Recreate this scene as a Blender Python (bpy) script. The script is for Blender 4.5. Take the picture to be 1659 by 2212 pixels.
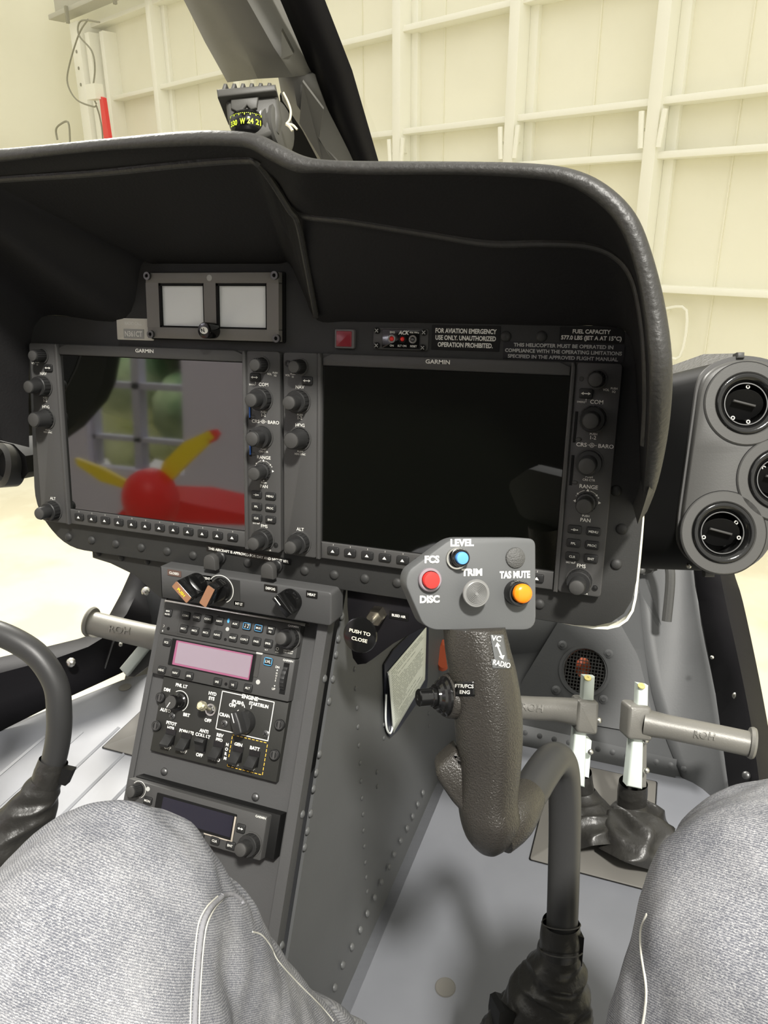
import bpy, bmesh, math, random
from mathutils.geometry import tessellate_polygon
from mathutils import Vector as V, Matrix, Quaternion, noise
sc = bpy.context.scene
for o in list(bpy.data.objects): bpy.data.objects.remove(o)
random.seed(4)
PI = math.pi
def v3(p): return V((p[0], p[1], p[2]))
# ------------------------------------------------ camera
CF, YAW, PIT, ROLL = 1620.0, 0.35706, -0.22545, 0.02773
CC = V((0.32785, -0.60639, 0.01276))
CR = Matrix.Rotation(YAW, 3, 'Z') @ Matrix.Rotation(PI/2+PIT, 3, 'X') @ Matrix.Rotation(ROLL, 3, 'Z')
cd = bpy.data.cameras.new('camera'); cam = bpy.data.objects.new('camera', cd); sc.collection.objects.link(cam)
cd.sensor_fit = 'VERTICAL'; cd.sensor_height = 24; cd.lens = 24*CF/2212; cd.clip_start = .01; cd.clip_end = 200
cam.matrix_world = Matrix.Translation(CC) @ CR.to_4x4()
sc.camera = cam
sc.view_settings.view_transform = 'Standard'; sc.view_settings.look = 'None'
sc.view_settings.gamma = 1; sc.view_settings.exposure = 0.18
# ------------------------------------------------ world and lamps
w = bpy.data.worlds.new('world'); sc.world = w; w.use_nodes = True
bg = w.node_tree.nodes['Background']; bg.inputs[0].default_value = (1, .975, .89, 1); bg.inputs[1].default_value = 1.25
def area(name, loc, target, size, power, col=(1, .97, .91), spread=180):
    l = bpy.data.lights.new(name, 'AREA'); l.shape = 'DISK'; l.size = size; l.energy = power; l.color = col; l.spread = math.radians(spread)
    o = bpy.data.objects.new(name, l); sc.collection.objects.link(o); o.location = loc
    o.rotation_euler = (V(target)-V(loc)).to_track_quat('-Z', 'Y').to_euler()
    return o
area('hangar_lamp', (1.67, -2.79, 3.0), (.2, 0, -.3), .42, 52, spread=70)
area('hangar_lamp', (-3.2, 2.6, 3.8), (-.4, .4, -.5), 1.6, 150, spread=110)
# ------------------------------------------------ picture ray helpers (to read true 3-D positions off known planes)
def ray(x, y): return CR @ V(((x-829.5)/CF, -(y-1106)/CF, -1))
def hit(x, y, P, n):
    d = ray(x, y); return CC + d*((V(P)-CC).dot(n)/d.dot(n))
def aty(x, y, Y): return hit(x, y, (0, Y, 0), V((0, 1, 0)))
def atx(x, y, X): return hit(x, y, (X, 0, 0), V((1, 0, 0)))
def dep(x, y, d): return CC + ray(x, y)*d
FN = V((0, -.18, 1)).normalized(); FP = V((0, 0, -.74))
def flr(x, y, up=0): return hit(x, y, FP+FN*up, FN)
def fz(x, y): return V((x, y, -.74+.18*y))
# ------------------------------------------------ materials
MATS = {}
def mat(name, col, rough=.5, metal=0, spec=.5, bump=None, var=None, coat=0, emit=None, trans=0, ior=1.45, det=2):
    m = bpy.data.materials.new(name); m.use_nodes = True; nt = m.node_tree; b = nt.nodes['Principled BSDF']
    b.inputs['Base Color'].default_value = (*col, 1); b.inputs['Roughness'].default_value = rough
    b.inputs['Metallic'].default_value = metal; b.inputs['Specular IOR Level'].default_value = spec
    b.inputs['Coat Weight'].default_value = coat; b.inputs['IOR'].default_value = ior
    b.inputs['Transmission Weight'].default_value = trans
    tc = nt.nodes.new('ShaderNodeTexCoord')
    if emit: b.inputs['Emission Color'].default_value = (*emit[0], 1); b.inputs['Emission Strength'].default_value = emit[1]
    if bump:
        n = nt.nodes.new('ShaderNodeTexNoise'); n.inputs['Scale'].default_value = bump[0]; n.inputs['Detail'].default_value = det
        bp = nt.nodes.new('ShaderNodeBump'); bp.inputs['Strength'].default_value = bump[1]; bp.inputs['Distance'].default_value = bump[2] if len(bump) > 2 else .001
        nt.links.new(tc.outputs['Object'], n.inputs['Vector']); nt.links.new(n.outputs['Fac'], bp.inputs['Height']); nt.links.new(bp.outputs['Normal'], b.inputs['Normal'])
    if var:  # (scale, colour b, low, high)
        n = nt.nodes.new('ShaderNodeTexNoise'); n.inputs['Scale'].default_value = var[0]; n.inputs['Detail'].default_value = 5
        r = nt.nodes.new('ShaderNodeMapRange'); r.inputs[1].default_value = var[2]; r.inputs[2].default_value = var[3]
        mx = nt.nodes.new('ShaderNodeMix'); mx.data_type = 'RGBA'; mx.inputs[6].default_value = (*col, 1); mx.inputs[7].default_value = (*var[1], 1)
        nt.links.new(tc.outputs['Object'], n.inputs['Vector']); nt.links.new(n.outputs['Fac'], r.inputs[0]); nt.links.new(r.outputs[0], mx.inputs[0]); nt.links.new(mx.outputs[2], b.inputs['Base Color'])
    MATS[name] = m; return m
M_PANEL = mat('charcoal_powder_coat', (.030, .030, .029), .55, spec=.35, bump=(900, .25, .0004))
M_BEZEL = mat('bezel_dark_grey', (.055, .054, .0525), .5, spec=.4, bump=(1500, .2, .0003))
M_DEV = mat('radio_face_grey', (.045, .0445, .0435), .5, spec=.4, bump=(1500, .2, .0003))
M_KEY = mat('rubber_key_black', (.014, .014, .014), .5, spec=.4)
M_KNOB = mat('knob_black_plastic', (.018, .018, .018), .45, spec=.45, bump=(700, .2, .0004))
M_CAP = mat('knob_cap_grey', (.045, .044, .042), .6, spec=.35)
M_GLOSSBLK = mat('gloss_black_plastic', (.006, .006, .006), .12, spec=.6)
M_BLACK = mat('matt_black', (.006, .006, .006), .6, spec=.2)
M_WHITE = mat('white_print', (.72, .71, .66), .6, spec=.2)
M_GREYPR = mat('grey_print', (.42, .42, .40), .6, spec=.2)
M_LABEL = mat('black_label_tape', (.006, .006, .006), .35, spec=.5)
M_LBROWN = mat('bronze_label_tape', (.10, .06, .05), .35, spec=.6)
M_SCREEN = mat('display_glass', (.0015, .0018, .0012), .035, spec=1.0, ior=1.85)
M_GREYSCR = mat('unlit_lcd_grey', (.76, .78, .77), .35, spec=.4)
M_STEEL = mat('brushed_steel', (.55, .54, .50), .3, metal=1)
M_DSTEEL = mat('dark_steel', (.12, .12, .12), .4, metal=.8)
M_CHROME = mat('chrome', (.8, .8, .8), .1, metal=1)
M_LEATHER = mat('black_leather', (.028, .027, .025), .44, spec=.55, bump=(260, .45, .0015), det=6)
M_BOOT = mat('soft_black_leather', (.022, .021, .019), .38, spec=.55, bump=(55, .5, .004), det=5)
M_HOOD = mat('hood_vinyl', (.011, .0105, .011), .6, spec=.3, bump=(400, .25, .0008))
M_STITCH = mat('thread_dark', (.05, .048, .045), .7)
M_CONS = mat('console_grey_paint', (.060, .060, .060), .5, spec=.4, bump=(600, .15, .0005), var=(3, (.052, .052, .052), .4, .6))
M_SIDE = mat('console_side_grey', (.088, .090, .091), .46, spec=.45, bump=(400, .1, .0005), var=(4, (.076, .078, .079), .4, .6))
M_SHELL = mat('nose_grey_paint', (.080, .082, .084), .5, spec=.4, bump=(300, .15, .0006), var=(5, (.066, .068, .070), .4, .6))
M_FLOOR = mat('blue_grey_floor', (.145, .150, .165), .42, spec=.5, bump=(120, .08, .0008), var=(6, (.12, .125, .138), .35, .65))
M_FRAME = mat('black_frame_paint', (.008, .0075, .009), .55, spec=.22, bump=(300, .15, .0005))
M_FLPL = mat('floor_plate_grey', (.11, .105, .095), .5, spec=.4)
M_TUBE = mat('satin_black_tube', (.034, .034, .034), .42, spec=.45, bump=(900, .15, .0003))
M_GRIP = mat('crinkle_black_grip', (.030, .027, .023), .24, spec=.7, bump=(900, .9, .0008), det=3)
M_PLATE = mat('grey_switch_plate', (.10, .103, .104), .55, spec=.35, bump=(900, .15, .0003))
M_CAST = mat('cast_aluminium_grey', (.16, .155, .14), .42, spec=.5, metal=.2, bump=(500, .25, .0006))
M_CASTD = mat('cast_dark_grey', (.06, .06, .058), .45, spec=.5, bump=(500, .25, .0006))
M_ANOD = mat('pale_anodised_arm', (.62, .68, .63), .35, spec=.5, metal=.1)
M_BRASS = mat('yellow_brass_cap', (.75, .65, .25), .35, metal=.6)
M_RED = mat('red_button', (.75, .03, .025), .3, spec=.5)
M_BLUE = mat('blue_button', (.10, .32, .72), .35, spec=.5)
M_ORANGE = mat('orange_button', (.90, .22, .01), .2, spec=.5)
M_MAUVE = mat('mauve_plastic_ring', (.24, .20, .22), .35)
M_CLEARG = mat('translucent_grey_cap', (.17, .17, .165), .3, spec=.5)
M_DRED = mat('dark_red_lens', (.22, .02, .03), .3, spec=.5)
M_SILVER = mat('silver_label', (.58, .56, .49), .4, spec=.6)
M_PAPER = mat('white_paper', (.72, .75, .68), .6)
M_NAVY = mat('navy_vinyl', (.020, .022, .035), .3, spec=.5)
M_CREAM = mat('cream_paint', (.80, .78, .66), .5)
M_WALL = mat('hangar_cream_panel', (.87, .85, .70), .6, spec=.2, var=(.8, (.83, .81, .66), .4, .6))
M_RAIL = mat('hangar_cream_rail', (.88, .87, .76), .5, spec=.3)
M_HFLOOR = mat('hangar_floor_concrete', (.60, .57, .44), .5, spec=.3, var=(2.5, (.53, .49, .36), .45, .6))
M_SCOPE = mat('compass_grey_plastic', (.075, .073, .066), .5, spec=.4, bump=(800, .15, .0004))
M_NEON = mat('yellow_green_print', (.62, .85, .03), .5)
M_CORD = mat('cream_cord', (.6, .56, .42), .7)
M_HRED = mat('hangar_red_paint', (.80, .02, .02), .4)
M_CABLE = mat('grey_cable', (.28, .27, .20), .5)
M_PINK = mat('pinkish_lcd', (.24, .19, .225), .25, spec=.6)
M_PINKR = mat('pink_lcd_rim', (.26, .08, .15), .4)
M_DLCD = mat('dark_lcd', (.010, .010, .018), .12, spec=.6)
M_YELP = mat('yellow_paint', (.80, .62, .02), .4)
M_LBLUE = mat('light_blue_print', (.10, .42, .80), .5)
M_IND = mat('orange_fabric', (.50, .09, .03), .6)
# ------------------------------------------------ mesh building
class Fr:
    def __init__(s, o, x=(1, 0, 0), y=(0, 0, 1), n=None):
        s.o = V(o); s.x = V(x).normalized(); s.y = V(y); s.y = (s.y-s.x*s.y.dot(s.x)).normalized(); s.n = s.x.cross(s.y)
    def p(s, a, b, c=0): return s.o+s.x*a+s.y*b+s.n*c
    def px(s, x, y, c=0):
        q = hit(x, y, s.o+s.n*c, s.n)-s.o; return (q.dot(s.x), q.dot(s.y))
    def at(s, a, b, c=0): return Fr(s.p(a, b, c), s.x, s.y)
    def rot(s, deg):
        r = math.radians(deg); return Fr(s.o, s.x*math.cos(r)+s.y*math.sin(r), s.y*math.cos(r)-s.x*math.sin(r))
WF = Fr((0, 0, 0))
def axfr(p0, p1, up=(0, 0, 1)):  # frame whose n runs p0 -> p1
    n = (V(p1)-V(p0)).normalized(); u = V(up)
    if abs(n.dot(u)) > .95: u = V((1, 0, 0))
    x = u.cross(n).normalized(); y = n.cross(x); return Fr(p0, x, y)
FONT = {}
def glyphs(t, bold):
    k = (t, bold)
    if k not in FONT:
        c = bpy.data.curves.new('t', 'FONT'); c.body = t; c.size = 1; c.offset = bold; c.resolution_u = 3; c.align_x = 'LEFT'
        o = bpy.data.objects.new('t', c); sc.collection.objects.link(o); bpy.context.view_layer.update()
        me = bpy.data.meshes.new_from_object(o.evaluated_get(bpy.context.evaluated_depsgraph_get()))
        vs = [q.co.copy() for q in me.vertices]; fs = [tuple(p.vertices) for p in me.polygons]
        bpy.data.objects.remove(o); bpy.data.curves.remove(c); bpy.data.meshes.remove(me)
        FONT[k] = (vs, fs)
    return FONT[k]
class MB:
    def __init__(s, fr=WF): s.f = fr; s.v = []; s.q = []
    def add(s, vs, fs, fr=None):
        f = fr or s.f; n = len(s.v); s.v += [f.p(*p) for p in vs]; s.q += [tuple(i+n for i in q) for q in fs]; return s
    def addw(s, vs, fs):
        n = len(s.v); s.v += [V(p) for p in vs]; s.q += [tuple(i+n for i in q) for q in fs]; return s
    def poly(s, pts, c0, c1, ch=0, fr=None):  # prism, CCW in (a,b); chamfered on the c1 side
        A = sum(pts[i-1][0]*pts[i][1]-pts[i][0]*pts[i-1][1] for i in range(len(pts)))
        if A < 0: pts = pts[::-1]
        n = len(pts)
        def inset(d):
            r = []
            for i in range(n):
                a, b, c = V(pts[i-1]).to_2d(), V(pts[i]).to_2d(), V(pts[(i+1) % n]).to_2d()
                e1 = (b-a).normalized() if (b-a).length > 1e-9 else (c-b).normalized(); e2 = (c-b).normalized() if (c-b).length > 1e-9 else e1
                n1 = V((-e1.y, e1.x)); n2 = V((-e2.y, e2.x)); m = n1+n2
                m = m/max(m.dot(n1), .3) if m.length > 1e-6 else n1
                r.append((b.x+m.x*d, b.y+m.y*d))
            return r
        rings = [(pts, c0), (pts, c1-ch if c1 > c0 else c1+ch)]
        if ch:
            sg = 1 if c1 > c0 else -1
            rings += [(inset(ch*.4), c1-sg*ch*.35), (inset(ch), c1)]
        vs = [(x, y, c) for r, c in rings for x, y in r]; fs = [tuple(range(n))[::-1]]
        for k in range(len(rings)-1):
            for i in range(n):
                j = (i+1) % n; fs.append((k*n+i, k*n+j, (k+1)*n+j, (k+1)*n+i))
        fs.append(tuple((len(rings)-1)*n+i for i in range(n)))
        return s.add(vs, fs, fr)
    def box(s, a0, a1, b0, b1, c0, c1, ch=0, fr=None):
        return s.poly([(a0, b0), (a1, b0), (a1, b1), (a0, b1)], c0, c1, ch, fr)
    def rbox(s, a0, a1, b0, b1, c0, c1, r=.002, ch=0, fr=None, k=4):
        return s.poly(rrect(a0, a1, b0, b1, r, k), c0, c1, ch, fr)
    def lathe(s, prof, a=0, b=0, seg=24, fr=None, sx=1, sy=1):  # prof: (r, c)
        vs = []; fs = []; n = seg
        for r, c in prof:
            for i in range(n):
                t = 2*PI*i/n; vs.append((a+math.cos(t)*r*sx, b+math.sin(t)*r*sy, c))
        for k in range(len(prof)-1):
            for i in range(n):
                j = (i+1) % n; fs.append((k*n+i, k*n+j, (k+1)*n+j, (k+1)*n+i))
        fs.append(tuple(range(n))[::-1]); fs.append(tuple((len(prof)-1)*n+i for i in range(n)))
        return s.add(vs, fs, fr)
    def ring(s, r0, r1, c0, c1, a=0, b=0, seg=32, fr=None, t0=0, t1=2*PI):
        full = abs(t1-t0-2*PI) < 1e-6; n = seg if full else seg+1; vs = []; fs = []
        for i in range(n):
            t = t0+(t1-t0)*i/seg; cs, sn = math.cos(t), math.sin(t)
            for r, c in ((r0, c0), (r1, c0), (r1, c1), (r0, c1)): vs.append((a+cs*r, b+sn*r, c))
        for i in range(seg):
            j = (i+1) % n
            for k in range(4): l = (k+1) % 4; fs.append((i*4+k, j*4+k, j*4+l, i*4+l)[::-1])
        if not full: fs += [(0, 1, 2, 3), tuple((n-1)*4+k for k in (3, 2, 1, 0))]
        return s.add(vs, fs, fr)
    def dome(s, r, h, a=0, b=0, c=0, seg=14, fr=None):
        return s.lathe([(r, c)]+[(r*math.cos(t), c+h*math.sin(t)) for t in (.4, .8, 1.2, 1.5)], a, b, seg, fr)
    def text(s, t, a, b, h, c=.0003, w=None, bold=.012, align='c', fr=None, sh=0):
        vs, fs = glyphs(t, bold)
        if not vs: return s
        x0 = min(q.x for q in vs); x1 = max(q.x for q in vs); k = h/.7; kx = k if w is None else w/(x1-x0)
        ox = a-{'c': (x0+x1)/2, 'l': x0, 'r': x1}[align]*kx
        return s.add([(ox+q.x*kx+sh*q.y*k, b-h/2+q.y*k, c) for q in vs], fs, fr)
    def line(s, pts, wd, c=.0003, fr=None, close=False):  # thin flat line
        P = list(pts)+([pts[0]] if close else [])
        for (x0, y0), (x1, y1) in zip(P, P[1:]):
            d = V((x1-x0, y1-y0)); 
            if d.length < 1e-9: continue
            e = d.normalized()*wd/2; n = V((-e.y, e.x))
            s.add([(x0-e.x+n.x, y0-e.y+n.y, c), (x0-e.x-n.x, y0-e.y-n.y, c), (x1+e.x-n.x, y1+e.y-n.y, c), (x1+e.x+n.x, y1+e.y+n.y, c)], [(0, 1, 2, 3)], fr)
        return s
    def tri(s, a, b, r, ang=90, c=.0003, fr=None):
        return s.add([(a+r*math.cos(math.radians(ang+k*120)), b+r*math.sin(math.radians(ang+k*120)), c) for k in range(3)], [(0, 1, 2)], fr)
    def arrow(s, a0, b0, a1, b1, wd, hd, both=False, c=.0003, fr=None):
        d = V((a1-a0, b1-b0)).normalized(); n = V((-d.y, d.x)); e = V((a1, b1)); st = V((a0, b0))
        s.add([(*(e), c), (*(e-d*hd+n*hd*.6), c), (*(e-d*hd-n*hd*.6), c)], [(0, 1, 2)], fr)
        if both: s.add([(*(st), c), (*(st+d*hd-n*hd*.6), c), (*(st+d*hd+n*hd*.6), c)], [(0, 1, 2)], fr); st = st+d*hd*.8
        return s.line([tuple(st), tuple(e-d*hd*.9)], wd, c, fr)
    def tube(s, pts, rad, seg=16, cap=True, ell=None):
        P = [V(p) for p in pts]; n = len(P); R = rad if hasattr(rad, '__len__') else [rad]*n
        t0 = (P[1]-P[0]).normalized(); u = t0.orthogonal().normalized(); vs = []
        for i in range(n):
            t = (P[min(i+1, n-1)]-P[max(i-1, 0)]).normalized(); u = (u-t*u.dot(t)).normalized(); w_ = t.cross(u)
            for k in range(seg):
                a = 2*PI*k/seg; vs.append(P[i]+(u*math.cos(a)+w_*math.sin(a))*R[i])
        fs = [(i*seg+k, i*seg+(k+1) % seg, (i+1)*seg+(k+1) % seg, (i+1)*seg+k) for i in range(n-1) for k in range(seg)]
        if cap: fs += [tuple(range(seg))[::-1], tuple((n-1)*seg+k for k in range(seg))]
        return s.addw(vs, fs)
    def sweep(s, pts, side, prof, closed=True):  # prof (a along side, b along normal) per station or one
        P = [V(p) for p in pts]; n = len(P); vs = []; m = None
        for i in range(n):
            t = (P[min(i+1, n-1)]-P[max(i-1, 0)]).normalized(); sd = V(side[i] if isinstance(side, list) else side); sd = (sd-t*sd.dot(t)).normalized(); nn = sd.cross(t)
            pr = prof[i] if isinstance(prof[0], list) else prof; m = len(pr)
            vs += [P[i]+sd*a+nn*b for a, b in pr]
        fs = [(i*m+k, i*m+(k+1) % m, (i+1)*m+(k+1) % m, (i+1)*m+k) for i in range(n-1) for k in range(m if closed else m-1)]
        if closed: fs += [tuple(range(m))[::-1], tuple((n-1)*m+k for k in range(m))]
        return s.addw(vs, fs)
    def loft(s, rows):
        m = len(rows[0]); vs = [V(p) for r in rows for p in r]
        return s.addw(vs, [(i*m+k, i*m+k+1, (i+1)*m+k+1, (i+1)*m+k) for i in range(len(rows)-1) for k in range(m-1)])
    def slab(s, pts, off, c=None):  # closed polygon of world points thickened by vector off
        n = len(pts); P = [V(p) for p in pts]; vs = P+[p+V(off) for p in P]
        return s.addw(vs, [tuple(range(n)), tuple(range(n, 2*n))[::-1]]+[(i, (i+1) % n+0, (i+1) % n+n, i+n) for i in range(n)])
    def hemi(s, P, n, r, h=None, seg=10):
        return s.dome(r, h or r*.6, 0, 0, 0, seg, axfr(P, V(P)+V(n)))
def rrect(a0, a1, b0, b1, r, k=4):
    out = []
    for cx, cy, t0 in ((a1-r, b0+r, -PI/2), (a1-r, b1-r, 0), (a0+r, b1-r, PI/2), (a0+r, b0+r, PI)):
        for i in range(k+1): t = t0+PI/2*i/k; out.append((cx+r*math.cos(t), cy+r*math.sin(t)))
    return out
def smooth_path(pts, n=8, dim=3):
    P = [V(p) for p in pts]; out = []
    for i in range(len(P)-1):
        p0 = P[max(i-1, 0)]; p1 = P[i]; p2 = P[i+1]; p3 = P[min(i+2, len(P)-1)]
        for k in range(n):
            t = k/n; out.append(.5*((2*p1)+(p2-p0)*t+(2*p0-5*p1+4*p2-p3)*t*t+(3*p1-p0-3*p2+p3)*t**3))
    out.append(P[-1]); return out
def setp(o, label=None, cat=None, group=None, kind=None):
    if label: o['label'] = label
    if cat: o['category'] = cat
    if group: o['group'] = group
    if kind: o['kind'] = kind
    return o
def thing(name, label, cat, loc=(0, 0, 0), group=None):
    o = bpy.data.objects.new(name, None); sc.collection.objects.link(o); o.location = loc; o.empty_display_size = .02
    return setp(o, label, cat, group)
def origin_of(p):
    q = V((0, 0, 0))
    while p is not None: q += V(p.location); p = p.parent
    return q
def obj(name, mb, m, parent=None, label=None, cat=None, group=None, kind=None, angle=35, smooth=True, weld=True, solid=0, mods=()):
    if parent is None: # origin at base centre
        xs = [p.x for p in mb.v]; ys = [p.y for p in mb.v]; zs = [p.z for p in mb.v]
        org = V(((min(xs)+max(xs))/2, (min(ys)+max(ys))/2, min(zs)))
    else: org = origin_of(parent)
    me = bpy.data.meshes.new(name); me.from_pydata([p-org for p in mb.v], [], mb.q); me.validate()
    bm = bmesh.new(); bm.from_mesh(me)
    if weld: bmesh.ops.remove_doubles(bm, verts=bm.verts, dist=1e-6)
    if not getattr(mb, 'flat', False): bmesh.ops.recalc_face_normals(bm, faces=bm.faces)
    bm.to_mesh(me); bm.free()
    me.materials.append(m)
    if smooth:
        me.polygons.foreach_set('use_smooth', [True]*len(me.polygons)); me.set_sharp_from_angle(angle=math.radians(angle))
    o = bpy.data.objects.new(name, me); sc.collection.objects.link(o)
    if parent is None: o.location = org
    else: o.parent = parent
    if solid:
        sm = o.modifiers.new('thickness', 'SOLIDIFY'); sm.thickness = solid; sm.offset = 0
    return setp(o, label, cat, group, kind)
def cp(o, parent=None, shift=(0, 0, 0)):  # copy an object keeping mesh data, shifted
    c = o.copy(); sc.collection.objects.link(c)
    if parent is not None: c.parent = parent
    c.location = V(o.location)+V(shift); return c
# ================================================ HANGAR
hx = V((.920, -.386, -.071)).normalized(); hz = V((-.007, -.127, .992)); hz = (hz-hx*hz.dot(hx)).normalized(); hn = hx.cross(hz)
HW = Fr(CC-hn*6.0, hx, hz)
mb = MB(HW); mb.box(-14.5, 7, -1.6, 6.5, -.2, 0); obj('wall_front', mb, M_WALL, kind='structure')
mb = MB(HW)
for u in (-13.0, -8.95, -7.7, -6.05, -5.0, -3.45, -2.3, -.9): mb.box(u-.005, u+.005, -1.6, 6.2, 0, .012)
obj('trim_1', mb, M_WALL, kind='structure')
def hrail(u0, u1, v, hgt=.05, d=.16, c0=0): 
    mb = MB(HW); mb.box(u0, u1, v-hgt/2, v+hgt/2, c0, c0+d, .004); return mb
rails = []
door = thing('hangar_door', 'cream sliding hangar door of framed panels seen through the windscreen', 'hangar door', HW.p(-4, -1.6, .1))
for u in (-9.62, -5.42, -4.12, -2.85, -1.55, -.3, 1.0, -6.7, -7.9):
    mb = MB(HW); mb.box(u-.05, u+.05, -1.6, 6.3, .0, .20, .004); mb.box(u+.05, u+.13, -1.6, 6.3, .0, .05, .004); obj('door_post', mb, M_RAIL, door)
for v in (.86, .50, 1.70, -.45, 2.62, 3.6, 4.6): obj('door_rail', hrail(-11.2 if v in (1.7, 2.62) else -8.2, 3, v), M_RAIL, door)
for u in (-5.42, -4.12, -2.85):
    for s in (-1, 1):
        mb = MB(HW); mb.tube([HW.p(u+s*.09, .80, .2), HW.p(u+s*.07, .55, .2)], .022, 8); mb.tube([HW.p(u+s*.06, .68, .12), HW.p(u+s*.09, .68, .2)], .012, 6)
        obj('latch_bar', mb, M_RAIL, door)
mb = MB(HW); mb.tube(smooth_path([HW.p(-2.62, -.62, .02), HW.p(-2.62, -.60, .1), HW.p(-2.45, -.6, .1), HW.p(-2.45, -.95, .1), HW.p(-2.6, -.95, .1), HW.p(-2.6, -.95, .02)], 4), .012, 8)
obj('door_handle', mb, M_RAIL, door)
# left part of the hangar: door jamb, track, cables, red strut, side wall
jb = thing('door_jamb', 'cream steel door jamb column with bolt holes at the hangar corner', 'door frame', HW.p(-11.3, -1.6, .2))
mb = MB(HW); mb.box(-11.42, -11.18, -1.6, 2.65, 0, .35, .005); mb.box(-11.12, -11.0, -1.6, 2.5, .0, .3, .005); mb.box(-10.9, -10.8, -1.6, 2.5, 0, .2, .005); obj('column', mb, M_RAIL, jb)
mb = MB(HW)
for v in (2.3, 2.1, 1.9):
    mb = MB(HW); mb.lathe([(.022, .345), (.022, .356)], -11.3, v, 10); obj('bolt', mb, M_CABLE, jb)
tr = thing('door_track', 'grey overhead sliding door track above the cream door', 'door track', HW.p(-10, 2.72, .3))
mb = MB(HW); mb.box(-11.8, -5.7, 2.74, 2.80, .23, .45, .006); mb.box(-11.8, -5.7, 2.80, 3.02, .30, .34, .003); obj('rail', mb, mat('track_grey', (.50, .49, .42), .5), tr)
for u in (-11.2, -9.9, -8.4):
    mb = MB(HW); mb.box(u-.02, u+.02, 2.60, 2.80, .45, .49, .003); obj('hanger_bracket', mb, M_CABLE, tr)
def hp(x, y, c=.5): return hit(x, y, HW.p(0, 0, c), hn)
mb = MB(); mb.tube(smooth_path([hp(*p) for p in ((215, 48), (175, 45), (170, 75), (198, 110), (205, 150), (200, 200), (208, 225))], 6), .011, 6)
mb.tube(smooth_path([hp(*p) for p in ((190, 42), (170, 75), (150, 140), (146, 180), (165, 215), (200, 230), (208, 228))], 6), .011, 6)
mb.tube(smooth_path([hp(*p) for p in ((208, 228), (216, 255), (222, 300), (222, 420))], 5), .010, 6)
obj('hanging_cable', mb, M_CABLE, label='thin grey electric cables looping down beside the cream door jamb', cat='cable')
mb = MB(); mb.slab([hp(222, 208), hp(230, 212), hp(246, 320), hp(234, 320)], hn*.05); obj('red_safety_bar', mb, M_HRED, label='red bar hanging beside the hangar door jamb', cat='bar')
mb = MB(); mb.slab([hp(203, 185), hp(222, 182), hp(226, 215), hp(206, 218)], hn*.12); obj('motor_housing', mb, M_RAIL, label='small cream motor housing above the red bar', cat='motor')
mb = MB(); mb.tube(smooth_path([hp(124, 302), hp(121, 280), hp(131, 268), hp(147, 264), hp(151, 298), hp(151, 330)], 4), .014, 6); obj('wall_handle', mb, M_CABLE, label='thin grey hoop handle standing behind the left end of the dash hood', cat='handle')
# side wall on the left, hangar floor
SWo = HW.p(-12.1, -1.6, 0)
mb = MB(); mb.slab([SWo, SWo+hz*9, SWo+hz*9+hn*14-hx*1.5, SWo+hn*14-hx*1.5], -hx*.2); obj('wall_left', mb, M_WALL, kind='structure')
mb = MB(HW); mb.box(-16, 12, -1.75, -1.6, 0, 22); obj('floor', mb, M_HFLOOR, kind='structure')
# what stands behind the photographer: rear hangar wall with a window, and a yellow-bladed propeller aircraft (seen mirrored in the left display)
def refl(x, y, Y):  # point met, at y=Y behind, by the view ray mirrored in the display plane y=0
    p = aty(x, y, 0); d = ray(x, y); d = V((d.x, -d.y, d.z)); return p+d*((Y-p.y)/d.y)
YR = -7.5
p0 = refl(120, 760, YR); p1 = refl(540, 1140, YR)
LW = mat('lilac_wall', (.62, .58, .72), .7)
a = refl(200, 760, YR); b = refl(410, 760, YR)
wl, wr = min(a.x, b.x), max(a.x, b.x)
zt = refl(300, 740, YR).z+.3; zb = refl(300, 1010, YR).z
print('rear window', wl, wr, zb, zt)
RW = Fr((0, YR, 0), (1, 0, 0), (0, 0, 1))
mb = MB(RW); zf = -3.6
mb.box(-16, wl, zf, 6, -.2, 0); mb.box(wr, -1.2, zf, 6, -.2, 0); mb.box(wl, wr, zf, zb, -.2, 0); mb.box(wl, wr, zt, 6, -.2, 0)
obj('wall_back', mb, LW, kind='structure')
mb = MB(RW); xm = refl(305, 900, YR).x; z1 = refl(300, 833, YR).z
mb.box(xm-.06, xm+.06, zb, zt, -.1, .05); mb.box(wl, wr, z1-.04, z1+.04, -.1, .04); zz = refl(300, 948, YR).z; mb.box(wl, wr, zz-.03, zz+.03, -.1, .04)
mb.box(wl-.1, wl+.05, zb, zt, -.1, .05); mb.box(wr-.05, wr+.1, zb, zt, -.1, .05)
obj('window_1', mb, mat('window_frame_lilac', (.42, .40, .50), .6), kind='structure')
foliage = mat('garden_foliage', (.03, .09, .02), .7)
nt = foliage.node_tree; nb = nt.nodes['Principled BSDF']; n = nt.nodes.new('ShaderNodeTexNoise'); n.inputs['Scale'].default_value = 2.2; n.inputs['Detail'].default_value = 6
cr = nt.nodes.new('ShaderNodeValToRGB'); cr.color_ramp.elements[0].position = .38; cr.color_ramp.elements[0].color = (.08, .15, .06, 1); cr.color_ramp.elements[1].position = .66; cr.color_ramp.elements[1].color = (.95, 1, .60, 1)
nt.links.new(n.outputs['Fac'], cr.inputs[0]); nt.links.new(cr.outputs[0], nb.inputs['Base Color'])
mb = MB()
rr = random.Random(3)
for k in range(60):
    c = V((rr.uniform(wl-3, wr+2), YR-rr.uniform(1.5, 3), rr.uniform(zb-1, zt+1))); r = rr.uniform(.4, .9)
    mb.lathe([(.02, -r)]+[(r*math.cos(t), r*math.sin(t)) for t in (-1.1, -.6, 0, .6, 1.1)]+[(.02, r)], 0, 0, 9, Fr(c))
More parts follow.
